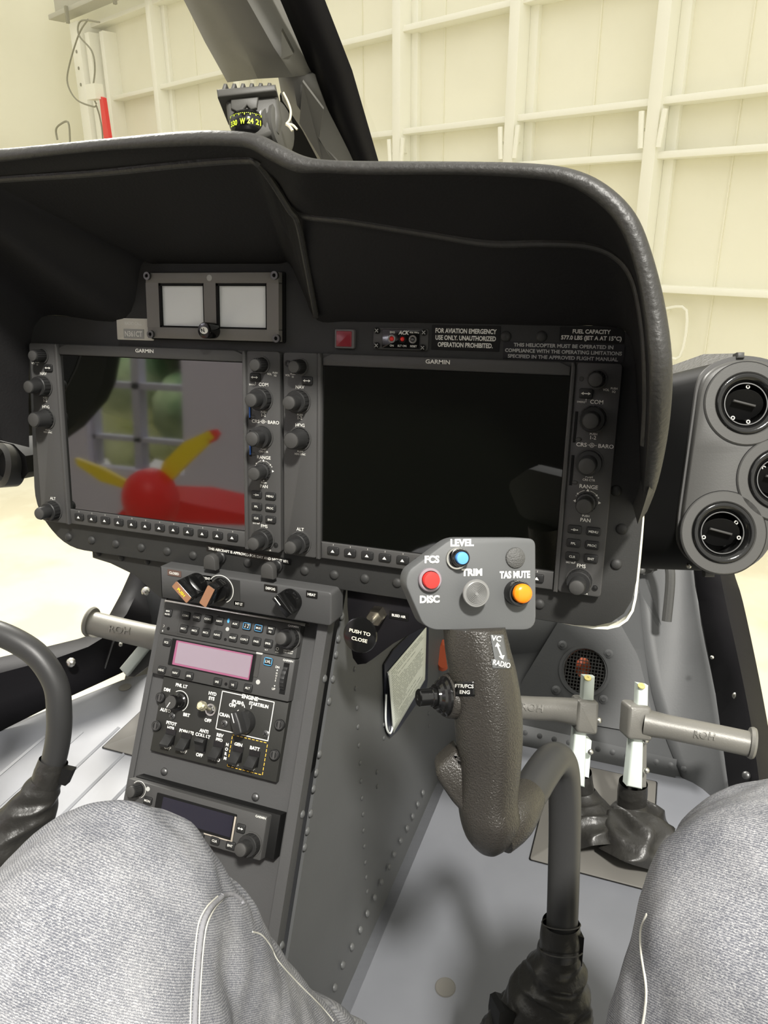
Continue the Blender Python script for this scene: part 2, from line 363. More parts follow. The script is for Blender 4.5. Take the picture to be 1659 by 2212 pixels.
obj('garden_shrubbery', mb, foliage, label='green shrubs outside the window behind, mirrored in the left display', cat='shrubs', kind='stuff')
YP = -3.6
area('shrub_fill_lamp', ((wl+wr)/2, YR-.6, zt+2.5), ((wl+wr)/2, YR-2.2, (zb+zt)/2-.4), 3.0, 700, (.95, 1, .9))  # added lamp that brightens the shrubs in place of outdoor daylight
pl = thing('propeller_aircraft', 'red propeller spinner with yellow blades behind the helicopter, mirrored in the left display', 'aircraft', refl(350, 1060, YP))
c = refl(322, 1078, YP); r = (refl(375, 1078, YP)-refl(268, 1078, YP)).length/2
mb = MB(); mb.lathe([(r*1.0, -.06), (r, 0)]+[(r*math.cos(t), r*.7*math.sin(t)) for t in (0, .3, .6, .9, 1.2, 1.5)], 0, 0, 28, Fr(c, (-1, 0, 0), (0, 0, 1))); obj('spinner', mb, M_HRED, pl)
def blade(pts, m, nm):
    mb = MB(); mb.slab([refl(x, y, YP-.05) for x, y in pts], (0, -.04, 0)); return obj(nm, mb, m, pl)
blade([(338, 1040), (350, 1000), (395, 955), (450, 930), (462, 945), (445, 962), (400, 1005), (362, 1045)], M_YELP, 'blade')
blade([(280, 1060), (215, 1040), (165, 1005), (160, 990), (215, 1010), (285, 1048)], M_YELP, 'blade')
blade([(445, 931), (462, 928), (470, 938), (462, 952), (450, 958), (440, 945)], M_HRED, 'blade_tip')
mb = MB(); mb.slab([refl(x, y, YP-.9) for x, y in ((255, 1110), (290, 1075), (370, 1078), (430, 1092), (530, 1112), (530, 1135), (240, 1125))], (0, -.6, 0)); obj('cowling', mb, M_HRED, pl)
mb = MB(); mb.slab([refl(x, y, -.9) for x, y in ((60, 700), (236, 700), (228, 775), (218, 830), (200, 868), (150, 925), (60, 990))], (0, -.05, 0)); obj('door_pillar', mb, M_BLACK, label='dark door pillar beside the left seat, mirrored in the left display', cat='door pillar')
# ================================================ COCKPIT SHELL
cab = thing('cabin_floor', 'blue grey painted metal cockpit floor under the pedals', 'cockpit floor', fz(.05, .0))
def fpoly(xy, up=0, th=-.012): 
    mb = MB(); mb.slab([fz(x, y)+FN*up for x, y in xy], FN*th); return mb
mb = fpoly([(-.78, -1.4), (-.78, .22), (-.735, .30), (-.62, .49), (-.50, .60), (.32, .60), (.47, .62), (.57, .54), (.60, .30), (.60, -1.4)])
obj('floor_skin', mb, M_FLOOR, cab)
for p in ((962, 2133), (1510, 1775), (270, 1485)):
    q = flr(*p); mb = MB(Fr(q, (1, 0, 0), (0, 1, .18))); mb.ring(.0115, .0122, .0, .0006, seg=24); mb.lathe([(.0113, .0), (.0113, .0008), (.002, .0005)], 0, 0, 24); obj('floor_plug', mb, M_FLPL, cab)
mb = MB()
for k in range(9):  # shallow formed beads in the floor on the far side
    x = -.20-.055*k; y1 = .55-.03*k
    mb.tube([fz(x, -.9)-FN*.003, fz(x, y1)-FN*.003], .005, 6)
obj('floor_bead', mb, M_FLOOR, cab)
for xx in (.213, -.52):  # pedal slot plates
    mb = MB(Fr(fz(xx, .317), (1, 0, 0), (0, 1, .18))); mb.rbox(0, .157, 0, .21, 0, .0025, .003, .0008)
    pl_ = obj('pedal_slot_plate', mb, M_FLPL, cab)
    mb = MB(Fr(fz(xx, .317), (1, 0, 0), (0, 1, .18))); mb.line(rrect(-.0008, .1578, -.0008, .2108, .003), .0016, .0012, close=True); obj('sealant_edge', mb, M_BLACK, pl_)
# front bulkhead (leans away) with round mesh grille
BU = V((0, .45, .9)).normalized()
B = Fr(fz(.05, .55), (1, 0, 0), BU)
bh = thing('front_bulkhead', 'grey painted nose bulkhead behind the pedals with riveted seam', 'bulkhead', fz(.2, .55))
gc = B.px(1263, 1450)
hole = [(gc[0]+.034*math.cos(t), gc[1]+.037*math.sin(t)) for t in [2*PI*i/40 for i in range(40)]]
RE = [B.px(*p_) for p_ in ((1500, 1750), (1478, 1690), (1440, 1600), (1408, 1500), (1392, 1400), (1382, 1300), (1372, 1200), (1362, 1080), (1355, 980))]
print('bulkhead edge', [(round(a_, 3), round(b_, 3)) for a_, b_ in RE])
outl = [(-.7, RE[0][1])]+[(a_+.004, b_) for a_, b_ in RE]+[(-.7, RE[-1][1])]
mb = MB(B); lst_ = [outl, hole[::-1]]; mb.add([(x, y, 0) for l_ in lst_ for x, y in l_], tessellate_polygon([[V((x, y, 0)) for x, y in l_] for l_ in lst_]))
obj('bulkhead_skin', mb, M_SHELL, bh, solid=.003)
# raised triangular duct panel around the grille
tp = [B.px(*p) for p in ((1215, 1330), (1118, 1490), (1135, 1540), (1420, 1590), (1380, 1420), (1330, 1330))]
mb = MB(B)
mb.ring(.0375, .042, .003, .008, gc[0], gc[1], 40); obj('grille_flange', mb, M_SHELL, bh)
rings = [hole]
outer = []
for (x, y) in hole:
    d = V((x-gc[0], y-gc[1])); best = None
    for i in range(len(tp)):
        p, q = V(tp[i]), V(tp[(i+1) % len(tp)]); e = q-p; den = d.x*e.y-d.y*e.x
        if abs(den) < 1e-12: continue
        t = ((p.x-gc[0])*e.y-(p.y-gc[1])*e.x)/den; s_ = ((p.x-gc[0])*d.y-(p.y-gc[1])*d.x)/den
        if t > 0 and -.001 <= s_ <= 1.001 and (best is None or t < best): best = t
    best = best or 1.6; outer.append((gc[0]+d.x*best, gc[1]+d.y*best))
mb = MB(B); n = 40
mb.add([(x, y, .006) for x, y in hole]+[(x, y, .006) for x, y in outer]+[(x, y, 0) for x, y in outer]+[(x, y, -.01) for x, y in hole],
       [(i, (i+1) % n, n+(i+1) % n, n+i) for i in range(n)]+[(n+i, n+(i+1) % n, 2*n+(i+1) % n, 2*n+i) for i in range(n)]+[((i+1) % n, i, 3*n+i, 3*n+(i+1) % n) for i in range(n)])
obj('duct_panel', mb, M_SHELL, bh)
mb = MB(B)
for k in range(-6, 7):
    o_ = k*.0052; L_ = math.sqrt(max(0, 1-(o_/.0345)**2))
    mb.box(gc[0]+o_-.0006, gc[0]+o_+.0006, gc[1]-.0365*L_, gc[1]+.0365*L_, -.003, -.0015)
    L2 = math.sqrt(max(0, 1-(o_*1.08/.037)**2)); mb.box(gc[0]-.0335*L2, gc[0]+.0335*L2, gc[1]+o_*1.08-.0007, gc[1]+o_*1.08+.0007, -.0035, -.002)
obj('wire_grille', mb, M_CASTD, bh, smooth=False)
mb = MB(B); mb.box(gc[0]-.05, gc[0]+.05, gc[1]-.05, gc[1]+.05, -.10, -.095); mb.box(gc[0]-.05, gc[0]-.045, gc[1]-.05, gc[1]+.05, -.1, -.004); mb.box(gc[0]+.045, gc[0]+.05, gc[1]-.05, gc[1]+.05, -.1, -.004); obj('duct_box', mb, M_BLACK, bh)
mb = MB(B); mb.lathe([(.012, -.05), (.016, -.035), (.012, -.022), (.004, -.014)], gc[0]-.006, gc[1]+.008, 10, sx=.8, sy=1.1); obj('red_wad', mb, M_IND, bh, label='orange red wad behind the grille')
for p in ((1216, 1394), (1315, 1413), (1202, 1491), (1304, 1511)):
    a, b = B.px(*p); mb = MB(B); mb.lathe([(.0075, .006), (.0075, .0075), (.004, .009), (.0035, .0105)], a, b, 12); obj('grille_screw', mb, M_SHELL, bh)
rw = [((1135, 1583), (1480, 1660), 12, .0085), ((1300, 1648), (1480, 1686), 5, .004)]
for p, q, nn, r in rw:
    for k in range(nn):
        t = k/(nn-1); a, b = B.px(p[0]+(q[0]-p[0])*t, p[1]+(q[1]-p[1])*t)
        m_ = MB(B); m_.dome(r, r*.6, a, b, .001, 14); obj('rivet', m_, M_SHELL, bh)
mb = MB(B); a0, b0 = B.px(1130, 1560); a1, b1 = B.px(1462, 1640); mb.add([(a0-.2, b0+.0, .004), (a1, b1, .004), (a1, b1-.06, .005), (a0-.2, b0-.06, .005)], [(0, 1, 2, 3)]); obj('lap_seam', mb, M_SHELL, bh, solid=.002)
# right nose skin and black windscreen frame
ns = thing('nose_shell', 'grey painted nose side skin with black windscreen frame on the right', 'nose shell', fz(.45, .5))
def D(x, y, d): return dep(x, y, d)
rows = []
fin_ = smooth_path([V((1462, 980, 1.34)), V((1475, 1060, 1.31)), V((1495, 1180, 1.28)), V((1510, 1300, 1.245)), V((1548, 1500, 1.175)), V((1575, 1690, 1.10)), V((1588, 1770, 1.06))], 4)
pre_ = smooth_path([V((a_, b_, 0)) for a_, b_ in RE[::-1]], 3)
for i_, q_ in enumerate(fin_):
    q0 = pre_[min(i_, len(pre_)-1)]; P0 = B.p(q0.x, q0.y, .001); P3 = D(q_.x, q_.y, q_.z)
    dn = V((.55, .8, 0)); w_ = (P3-P0).length
    rows.append([P0.lerp(P3, k_/7)+dn*w_*.16*max(0, math.sin(PI*k_/7))**.8 for k_ in range(8)])
mb = MB(); mb.loft(rows); obj('side_skin', mb, M_SHELL, ns, solid=.004, angle=60)
mb = MB(); mb.tube(smooth_path([D(1395, 1110, 1.22), D(1432, 1190, 1.21), D(1448, 1240, 1.20), D(1440, 1342, 1.20)], 5), .0075, 10); obj('grab_rod', mb, M_CASTD, ns)
mb = MB(); mb.slab([D(1330, 1200, 1.28), D(1372, 1190, 1.27), D(1428, 1350, 1.25), D(1408, 1376, 1.25)], (0, .04, .01)); obj('stiffener', mb, M_SHELL, ns)
mb = MB(); mb.slab([D(1372, 1200, 1.25), D(1412, 1205, 1.24), D(1420, 1232, 1.24), D(1390, 1242, 1.25)], (0, .03, 0)); mb.hemi(D(1405, 1222, 1.235), (-.1, -1, .3), .008); mb.hemi(D(1385, 1232, 1.24), (-.1, -1, .3), .007); obj('bracket', mb, M_CASTD, ns)
fr_in = [(1475, 1060), (1495, 1180), (1510, 1300), (1548, 1500), (1575, 1690), (1600, 1850)]
fr_seam = [(1530, 1060), (1548, 1200), (1567, 1300), (1599, 1445), (1628, 1600), (1660, 1850)]
fr_out = [(1548, 1060), (1580, 1225), (1602, 1300), (1638, 1470), (1668, 1640), (1700, 1850)]
dd = [1.30, 1.27, 1.235, 1.165, 1.09, 1.0]
mb = MB(); mb.loft([[D(*a, d+.01), D(*b, d-.03), D(*c, d-.015), D(*c, d+.03)] for a, b, c, d in zip(smooth_path([V((*p, 0)).to_2d() for p in fr_in], 4), smooth_path([V(p) for p in fr_seam], 4), smooth_path([V(p) for p in fr_out], 4), [dd[min(i//4, 5)]+(dd[min(i//4+1, 5)]-dd[min(i//4, 5)])*(i % 4)/4 for i in range(21)])])
obj('windscreen_frame', mb, M_FRAME, ns, solid=.004, angle=50)
for p in ((1538, 1420), (1590, 1503), (1612, 1675)):
    m_ = MB(); m_.hemi(D(*p, 1.13 if p[1] < 1600 else 1.05), (-.4, -.8, .4), .006 if p[0] != 1538 else .003); obj('frame_screw', m_, M_DSTEEL if p[0] == 1612 else M_STEEL, ns)
# left windscreen frame
nl = thing('lower_windscreen_frame', 'black riveted lower windscreen frame on the far left behind the grey floor', 'windscreen frame', fz(-.7, .4))
Lo = [(-260, 1470), (-120, 1450), (0, 1422), (101, 1399), (170, 1382), (215, 1366), (240, 1326), (262, 1285), (282, 1240), (300, 1190)]
Ls = [(-260, 1500), (-120, 1482), (0, 1454), (119, 1423), (190, 1398), (238, 1369), (273, 1328), (292, 1290), (308, 1255), (325, 1200)]
Lb = [(-260, 1710), (-120, 1640), (0, 1579), (149, 1505), (215, 1475), (263, 1453), (337, 1415), (380, 1380), (400, 1330), (410, 1230)]
Ld = [1.22, 1.28, 1.34, 1.39, 1.42, 1.45, 1.52, 1.56, 1.6, 1.62]
rows = []
for a, b, c, d in zip(Lo, Ls, Lb, Ld): rows.append([D(*a, d+.05), D(*a, d), D(*b, d-.02), D((b[0]+c[0])/2, (b[1]+c[1])/2, d-.005), D(*c, d)])
mb = MB(); mb.loft(rows); obj('frame_skin', mb, M_FRAME, nl, solid=.004, angle=60)
for p in ((153, 1431), (315, 1277), (2, 1472), (206, 1370), (260, 1392)):
    m_ = MB(); m_.hemi(D(*p, 1.36 if p[0] < 160 else 1.44), (.3, -.8, .5), .009 if p[0] != 260 else .005); obj('frame_screw', m_, M_STEEL, nl)
mb = MB(); mb.tube([D(250, 1370, 1.42), D(222, 1458, 1.43)], .002, 6); obj('seam_line', mb, M_DSTEEL, nl)
# dark cabin interior behind the camera: rear bulkhead and seat backs (mirrored in the displays)
mb = MB(); mb.slab([(-.62, -1.35, -.95), (.68, -1.35, -.95), (.68, -1.35, .6), (-.62, -1.35, .6)], (0, -.03, 0)); obj('rear_bulkhead', mb, M_BLACK, label='dark cabin bulkhead behind the seats, mirrored as black in the right display', cat='bulkhead')
# ================================================ INSTRUMENT PANEL
PF = Fr((0, .008, 0))           # instrument panel face; +n towards the pilot
mmv = lambda *p: [(x/1000, y/1000) for x, y in p]
def round_poly(pts, r, k=5):
    out = []; n = len(pts)
    for i in range(n):
        a, b, c = V(pts[i-1]), V(pts[i]), V(pts[(i+1) % n]); u = (a-b); v = (c-b); rr_ = min(r[i] if isinstance(r, (list, tuple)) else r, u.length*.45, v.length*.45)
        p = b+u.normalized()*rr_; q = b+v.normalized()*rr_
        for j in range(k+1): t = j/k; out.append(tuple(p*(1-t)**2+b*2*t*(1-t)+q*t*t))
    return out
ip = thing('dashboard', 'black instrument panel plate carrying both flight displays under the hood', 'instrument panel', (0, .02, -.217))
out = round_poly(mmv((-156, 81), (13, 80), (31.4, 27.9), (292, 27.8), (310, -10), (317.5, -112), (318, -217), (61, -217), (-270, -217), (-309, -178), (-299, 28.5), (-176, 25.4)), [.006, .006, .004, .015, .02, .02, .045, .001, .03, .03, .03, .004])
mb = MB(PF); mb.poly(out, -.004, 0, .0008); obj('panel_plate', mb, M_PANEL, ip)
mb = MB(PF); mb.sweep([PF.p(a, b, -.007) for a, b in round_poly(mmv((317, -100), (318.6, -150), (318.6, -217.6), (230, -218)), .045)], (0, 1, 0), [(-.004, -.0008), (-.004, .0012), (.0055, .0012), (.0055, -.0008)]); obj('bare_edge', mb, M_CREAM, ip, label='bare cream edge of the black panel')
scr = [(148, 1160), (198, 1167), (250, 1175), (305, 1183), (361, 1191), (417, 1200), (535, 1216), (658, 1233), (722, 1242), (788, 1250), (858, 1259), (1165, 1305), (1343, 1143), (1331, 1219), (1331, 1060)]
scr = [PF.px(*p) for p in scr]+[(.1992, .0181), (.2277, .0187)]
for a, b in scr:
    m_ = MB(PF); m_.dome(.0046, .0026, a, b, 0, 16); obj('dome_screw', m_, M_PANEL, ip)
# ---- knobs
def knob(fr, a, b, kind, parent, c=0, mk=None):
    f = fr.at(a, b, c)
    if kind == 'dual': ring, prof, cap = .0112, [(.0098, .0004), (.0098, .009), (.0092, .0098), (.0066, .0098), (.0066, .0195), (.0062, .0203)], (.0060, .0203, .0225)
    elif kind == 'small': ring, prof, cap = .0078, [(.0058, .0004), (.0058, .0125), (.0054, .0132)], (.0052, .0132, .0148)
    elif kind == 'range': ring, prof, cap = .0084, [(.0078, .0004), (.0074, .004), (.0062, .0045), (.0066, .0165), (.0062, .0172)], (.0060, .0172, .0192)
    elif kind == 'taper': ring, prof, cap = .0112, [(.0098, .0004), (.0098, .0070), (.0070, .0075), (.0072, .0185), (.0068, .0190)], (.0064, .0190, .0215)
    elif kind == 'hdg': ring, prof, cap = .0112, [(.0094, .0004), (.0094, .004), (.0080, .006), (.0080, .0165), (.0074, .0175)], (.0070, .0175, .0195)
    elif kind == 'mini': ring, prof, cap = .0056, [(.0040, .0004), (.0040, .0095), (.0036, .0102)], (.0034, .0102, .0112)
    m_ = MB(f); m_.lathe(prof, seg=28)
    for k in range(18):
        t = 2*PI*k/18; r = prof[0][0]
        if kind != 'taper': m_.box(-.0005, .0005, r-.0004, r+.00035, .001, prof[1][1]-.0006, 0, Fr(f.p(0, 0, 0), f.x*math.cos(t)+f.y*math.sin(t), f.y*math.cos(t)-f.x*math.sin(t)))
    kb = obj('knob', m_, M_KNOB, parent)
    m_ = MB(f); m_.lathe([(cap[0]+.0004, cap[1]-.001), (cap[0], cap[1]), (cap[0]*.96, cap[1]+(cap[2]-cap[1])*.5), (cap[0]*.7, cap[2]-.0003), (cap[0]*.25, cap[2])], seg=24); obj('cap', m_, M_CAP, kb)
    m_ = MB(f); m_.ring(ring-.0012, ring, 0, .0012, seg=32); obj('skirt', m_, M_BEZEL, kb)
    return kb
def key(fr, a, b, w_, h_, parent, txt=None, th=None, c=0, mt=None, pm=None, name='key', r=.0015, two=None, tw=None, ht=.0016):
    m_ = MB(fr); m_.rbox(a-w_/2, a+w_/2, b-h_/2, b+h_/2, c, c+ht, r, .0006); k_ = obj(name, m_, mt or M_KEY, parent)
    if txt:
        m_ = MB(fr)
        if two: m_.text(txt, a, b+h_*.2, th, c+ht+.0002, w=tw); m_.text(two, a, b-h_*.2, th, c+ht+.0002, w=tw)
        else: m_.text(txt, a, b, th, c+ht+.0002, w=tw)
        obj('legend', m_, pm or M_WHITE, k_)
    return k_
def display(X0, label, left):
    F = Fr((X0, 0, 0)); t = thing('flight_display', label, 'flight display', (X0+.145, .015, -.187))
    W_, H_ = .290, .187; C1 = .0365
    mb = MB(F); mb.rbox(.0005, W_-.0005, -H_, 0, -.012, -.0035, .003, .0006); obj('bezel', mb, M_BEZEL, t)
    for s in (0, 1):
        x0, x1 = (0, .0345) if s == 0 else (W_-.0345, W_)
        mb = MB(F); mb.rbox(x0, x1, -H_, 0, -.0035, 0, .003, .0006); obj('side_panel', mb, M_BEZEL, t)
        xr = .0362 if s == 0 else W_-.0362
        mb = MB(F); mb.poly([(xr-.0017, -H_), (xr+.0017, -H_), (xr+.0017, -.004), (xr+.0005, 0), (xr-.0017, 0)], -.0035, .0022, .0008); obj('grip_rail', mb, M_BEZEL, t)
    mb = MB(F); mb.poly([(.0385, -.0105), (.2515, -.0105), (.2515, -.0035), (.243, 0), (.047, 0), (.0385, -.0035)], -.0035, 0, .001); obj('top_rim', mb, M_BEZEL, t)
    mb = MB(F); mb.box(.0385, .2515, -.1865, -.1705, -.0035, -.0004, .001)
    obj('bottom_rim', mb, M_BEZEL, t)
    mb = MB(F); mb.box(.0385, .2515, -.1700, -.0108, -.0038, -.0020, .0003); obj('screen', mb, M_SCREEN, t, smooth=False)
    mk = MB(F); T = mk.text
    T('GARMIN', .1437, -.0036, .0033, .0004, w=.021, bold=.02)
    for k in range(12):
        a = .0512+.01697*k; kk = key(F, a, -.1774, .0115, .0072, t, c=-.0004, name='softkey', ht=.0018)
        m_ = MB(F); m_.add([(a-.0019, -.1788, .0017), (a+.0019, -.1788, .0017), (a, -.1762, .0017)], [(0, 1, 2)]); obj('legend', m_, M_WHITE, kk)
        mk.line([(a, -.1712), (a, -.1725)], .0003, .0001)
    # right column
    for a, b, kd in ((.2722, -.0121, 'small'), (.2719, -.0426, 'dual'), (.2719, -.0772, 'taper'), (.2723, -.1094, 'range'), (.2725, -.1747, 'dual')): knob(F, a, b, kd, t)
    k_ = key(F, .2648, -.0235, .0106, .0075, t, name='key'); m_ = MB(F); m_.arrow(.2611, -.0235, .2685, -.0235, .0007, .002, True, .0018); obj('legend', m_, M_WHITE, k_)
    T('VOL', .2795, -.0200, .0017); T('PUSH', .2853, -.0187, .0015); T('SQ', .2853, -.0211, .0015)
    T('EMERG', .2615, -.0302, .0014, w=.0060); mk.arrow(.2652, -.0302, .2652, -.0275, .0003, .0008)
    T('COM', .2733, -.0296, .0030, w=.0097); T('PUSH', .2731, -.0545, .0017); T('1-2', .2731, -.0573, .0028)
    T('CRS', .2647, -.0634, .0030, w=.0080); T('BARO', .2833, -.0634, .0030, w=.0115); mk.ring(.0015, .0018, .0003, .0004, .2726, -.0634, 20); mk.line([(.2693, -.0634), (.2709, -.0634)], .0003); mk.line([(.2744, -.0634), (.2762, -.0634)], .0003)
    mk.line([(.2726+.001*math.cos(t_), -.0635+.001*math.sin(t_)) for t_ in (PI/2, PI*7/6, PI*11/6)], .0003, close=True)
    T('PUSH', .2727, -.0886, .0017); T('CRS CTR', .2727, -.0911, .0017)
    T('RANGE', .2730, -.0965, .0030, w=.0142); mk.tri(.2726, -.0996, .0014, 90); mk.tri(.2726, -.1178, .0014, -90); mk.tri(.2633, -.1089, .0014, 180); mk.tri(.2822, -.1087, .0014, 0)
    for s in (-1, 1):
        pts = [(.2724+s*.0098*math.sin(q), -.1094+.0098*math.cos(q)) for q in (.25, .4, .55, .7, .82)]; mk.line(pts, .0004); mk.tri(.2724+s*.0098*math.sin(.86), -.1094+.0098*math.cos(.86), .0011, -50 if s > 0 else 230)
    T('-', .2640, -.1044, .0020); T('+', .2812, -.1047, .0020)
    T('PUSH', .2728, -.1204, .0017); T('PAN', .2728, -.1238, .0030)
    for a, b, tx in ((.2651, -.1324, 'D'), (.2799, -.1324, 'MENU'), (.2651, -.1438, 'FPL'), (.2799, -.1438, 'PROC'), (.2651, -.1550, 'CLR'), (.2799, -.1550, 'ENT')):
        k_ = key(F, a, b, .0110, .0070, t, tx, .0019)
        if tx == 'D': m_ = MB(F); m_.arrow(a-.0026, b, a+.0030, b, .0004, .0012, c=.0018); obj('arrow', m_, M_WHITE, k_)
    T('DFLT MAP', .2640, -.1606, .0013, w=.0070); T('FMS', .2728, -.1622, .0030); mk.arrow(.2675, -.1606, .2675, -.1590, .0003, .0007)
    T('PUSH CRSR', .2745, -.1853, .0015)
    mb = MB(F); mb.ring(.0018, .0024, 0, .0006, .2850, -.1794, 16); mb.lathe([(.0017, .0003), (.0014, .0005)], .2850, -.1794, 12); obj('lock_screw', mb, M_KEY, t)
    mb = MB(F); mb.lathe([(.0019, 0), (.0016, .0003)], .2603, -.0125, 14); obj('light_sensor', mb, M_CAP, t)
    for b in (-.0500, -.0845):
        mb = MB(F); mb.box(.2577, .2599, b-.0122, b+.0122, .0, .0004, .0001); sl = obj('card_slot', mb, M_BLACK, t)
        mb = MB(F); mb.lathe([(.0018, 0), (.0011, .0009)], .2620, b-.0095, 12, sx=1.5); obj('slot_tab', mb, M_BEZEL, sl)
        if left:
            mb = MB(F); mb.box(.2582, .2594, b-.0105, b+.0030, .0003, .0012, .0002); obj('memory_card', mb, mat('blue_card', (.03, .12, .45), .4) if 'blue_card' not in MATS else MATS['blue_card'], sl, label='blue memory card edge')
    # left column
    for a, b, kd in ((.0174, -.0123, 'small'), (.0165, -.0429, 'dual'), (.0170, -.0762, 'hdg'), (.0176, -.1736, 'dual')): knob(F, a, b, kd, t)
    mb = MB(F); mb.ring(.0016, .0030, 0, .0006, .0047, -.0100, 18); obj('lock_screw', mb, M_KEY, t)
    k_ = key(F, .0242, -.0243, .0106, .0075, t); m_ = MB(F); m_.arrow(.0205, -.0243, .0279, -.0243, .0007, .002, True, .0018); obj('legend', m_, M_WHITE, k_)
    T('VOL', .0045, -.0203, .0017); T('PUSH', .0098, -.0191, .0015); T('ID', .0098, -.0215, .0015)
    T('NAV', .0168, -.0302, .0030); T('PUSH', .0169, -.0548, .0017); T('1-2', .0169, -.0576, .0028); T('HDG', .0169, -.0642, .0030)
    T('PUSH', .0171, -.0880, .0017); T('HDG SYNC', .0171, -.0905, .0017, w=.0110); T('ALT', .0173, -.1609, .0030)
    for lo, hi in ((-1, .06), (.06, .24), (.24, 1)):
        m_ = MB(F)
        for q in mk.q:
            a_ = mk.v[q[0]].x-X0
            if lo <= a_ < hi: m_.addw([mk.v[i] for i in q], [tuple(range(len(q)))])
        obj('lettering', m_, M_WHITE, t, smooth=False)
    return t
display(-.2917, 'left glass flight display mirroring the green window and yellow propeller', True)
display(.0017, 'right glass flight display with blank dark screen behind the switch plate', False)
# ---- standby display
t = thing('standby_display', 'grey twin-window standby display with two blank pale screens', 'standby display', (-.072, 0, .008))
f = PF
mb = MB(f); X0, X1, Z0, Z1 = -.1432, -.0025, .0085, .068
def holed(fr, rect, holes, c0, c1):  # rectangle with rectangular holes in a row
    m = MB(fr); a0, a1, b0, b1 = rect; hs = sorted(holes)
    m.box(a0, a1, b0, hs[0][2], c0, c1, .0006); m.box(a0, a1, hs[0][3], b1, c0, c1, .0006)
    xs = [a0]+[q for h in hs for q in (h[0], h[1])]+[a1]
    for i in range(0, len(xs), 2): m.box(xs[i], xs[i+1], hs[0][2]-.0005, hs[0][3]+.0005, c0, c1-.00001)
    return m
hs = [(-.1290, -.0795, .0190, .0585), (-.0668, -.0145, .0190, .0585)]
obj('frame', holed(f, (X0, X1, Z0, Z1), hs, .002, .0085), mat('standby_frame_grey', (.17, .162, .148), .45, spec=.4), t)
mb = MB(f); mb.rbox(X0-.001, X1+.003, Z0-.001, Z1+.001, 0, .002, .002); obj('gasket', mb, M_BLACK, t)
for h in hs:
    mb = MB(f)
    for a0, a1, b0, b1 in ((h[0], h[0]+.0022, h[2], h[3]), (h[1]-.0012, h[1], h[2], h[3]), (h[0], h[1], h[2], h[2]+.0014), (h[0], h[1], h[3]-.0022, h[3])): mb.box(a0, a1, b0, b1, .001, .0082)
    obj('window_gasket', mb, M_BLACK, t)
    mb = MB(f); mb.rbox(h[0]+.0012, h[1]-.0006, h[2]+.0008, h[3]-.0012, .0002, .0055, .0015); obj('screen', mb, M_GREYSCR, t)
for a, b in ((-.1398, .0650), (-.0055, .0650), (-.1385, .0120), (-.0040, .0115)):
    mb = MB(f); mb.ring(.0017, .0036, .008, .0112, a, b, 20); s_ = obj('corner_screw', mb, M_DSTEEL, t); mb = MB(f); mb.lathe([(.0034, .008), (.0018, .009)], a, b, 6); obj('socket', mb, M_BLACK, s_)
mb = MB(f); mb.lathe([(.0028, .008), (.0028, .0088), (.0018, .0092)], -.0730, .0632, 16); obj('light_sensor', mb, M_GREYPR, t)
mb = MB(f); mb.lathe([(.0072, .0085), (.0072, .0225), (.0066, .0235), (.0050, .0238)], -.0700, .0168, 28); kb = obj('knob', mb, M_GLOSSBLK, t)
mb = MB(f); mb.lathe([(.0042, .0238), (.0041, .02395)], -.0700, .0168, 24, sx=1.0, sy=.75); mb2 = MB(f); obj('knob_badge', mb, M_WHITE, kb)
mb = MB(f); mb.text('N', -.0706, .0168, .0034, .0241, sh=-.3, bold=.03); mb.line([(-.0735, .0168), (-.0722, .0174)], .0004, .0241); obj('badge_mark', mb, M_BLACK, kb)
# ---- panel placards and lights
def placard(fr, a0, a1, b0, b1, lines, label, h, m=M_LABEL, ink=None, ths=None, c=0, thick=.0006, parent=None, bold=.03, sp=None, w=None, cat='placard', name='placard', border=False):
    mb = MB(fr); mb.rbox(a0, a1, b0, b1, c, c+thick, .0006, 0); o = obj(name, mb, m, parent, label, None if parent else cat)
    n = len(lines); sp = sp or h*1.55; cy = (b0+b1)/2; mb = MB(fr)
    for i, L_ in enumerate(lines): mb.text(L_, (a0+a1)/2, cy+((n-1)/2-i)*sp, h, c+thick+.0002, bold=bold, w=(w[i] if w else None))
    if border: mb.line([(a0+.0008, b0+.0008), (a1-.0008, b0+.0008), (a1-.0008, b1-.0008), (a0+.0008, b1-.0008)], .0002, c+thick+.0002, close=True)
    obj('lettering', mb, ink or M_WHITE, o, smooth=False); return o
placard(PF, .1369, .1947, .0059, .0262, ['FOR AVIATION EMERGENCY', 'USE ONLY. UNAUTHORIZED', 'OPERATION PROHIBITED.'], 'black placard reading FOR AVIATION EMERGENCY USE ONLY above the right display', .0036, sp=.0056, w=[.0515, .0510, .0465])
placard(PF, .2416, .2900, .0155, .0264, ['FUEL CAPACITY', '577.0 LBS (JET A AT 15°C)'], 'black FUEL CAPACITY placard at the upper right corner of the panel', .0030, sp=.0048, w=[.0285, .0455])
placard(PF, .1977, .2915, .0006, .0143, ['THIS HELICOPTER MUST BE OPERATED IN', 'COMPLIANCE WITH THE OPERATING LIMITATIONS', 'SPECIFIED IN THE APPROVED FLIGHT MANUAL'], 'long black operating limitations placard directly above the right display bezel', .0027, m=mat('faded_label_tape', (.010, .010, .012), .45), ink=M_GREYPR, sp=.0045, w=[.077, .0905, .0855])
mb = MB(PF); mb.rbox(-.1855, -.1425, .0060, .0265, 0, .0008, .001, .0002)
pc = obj('radio_call_plate', mb, M_SILVER, label='silver RADIO CALL plate beside the standby display', cat='nameplate')
mb = MB(PF); mb.rbox(-.1770, -.1535, .0075, .0165, .0008, .0014, .0004); obj('tag', mb, mat('worn_tag', (.30, .30, .28), .5), pc)
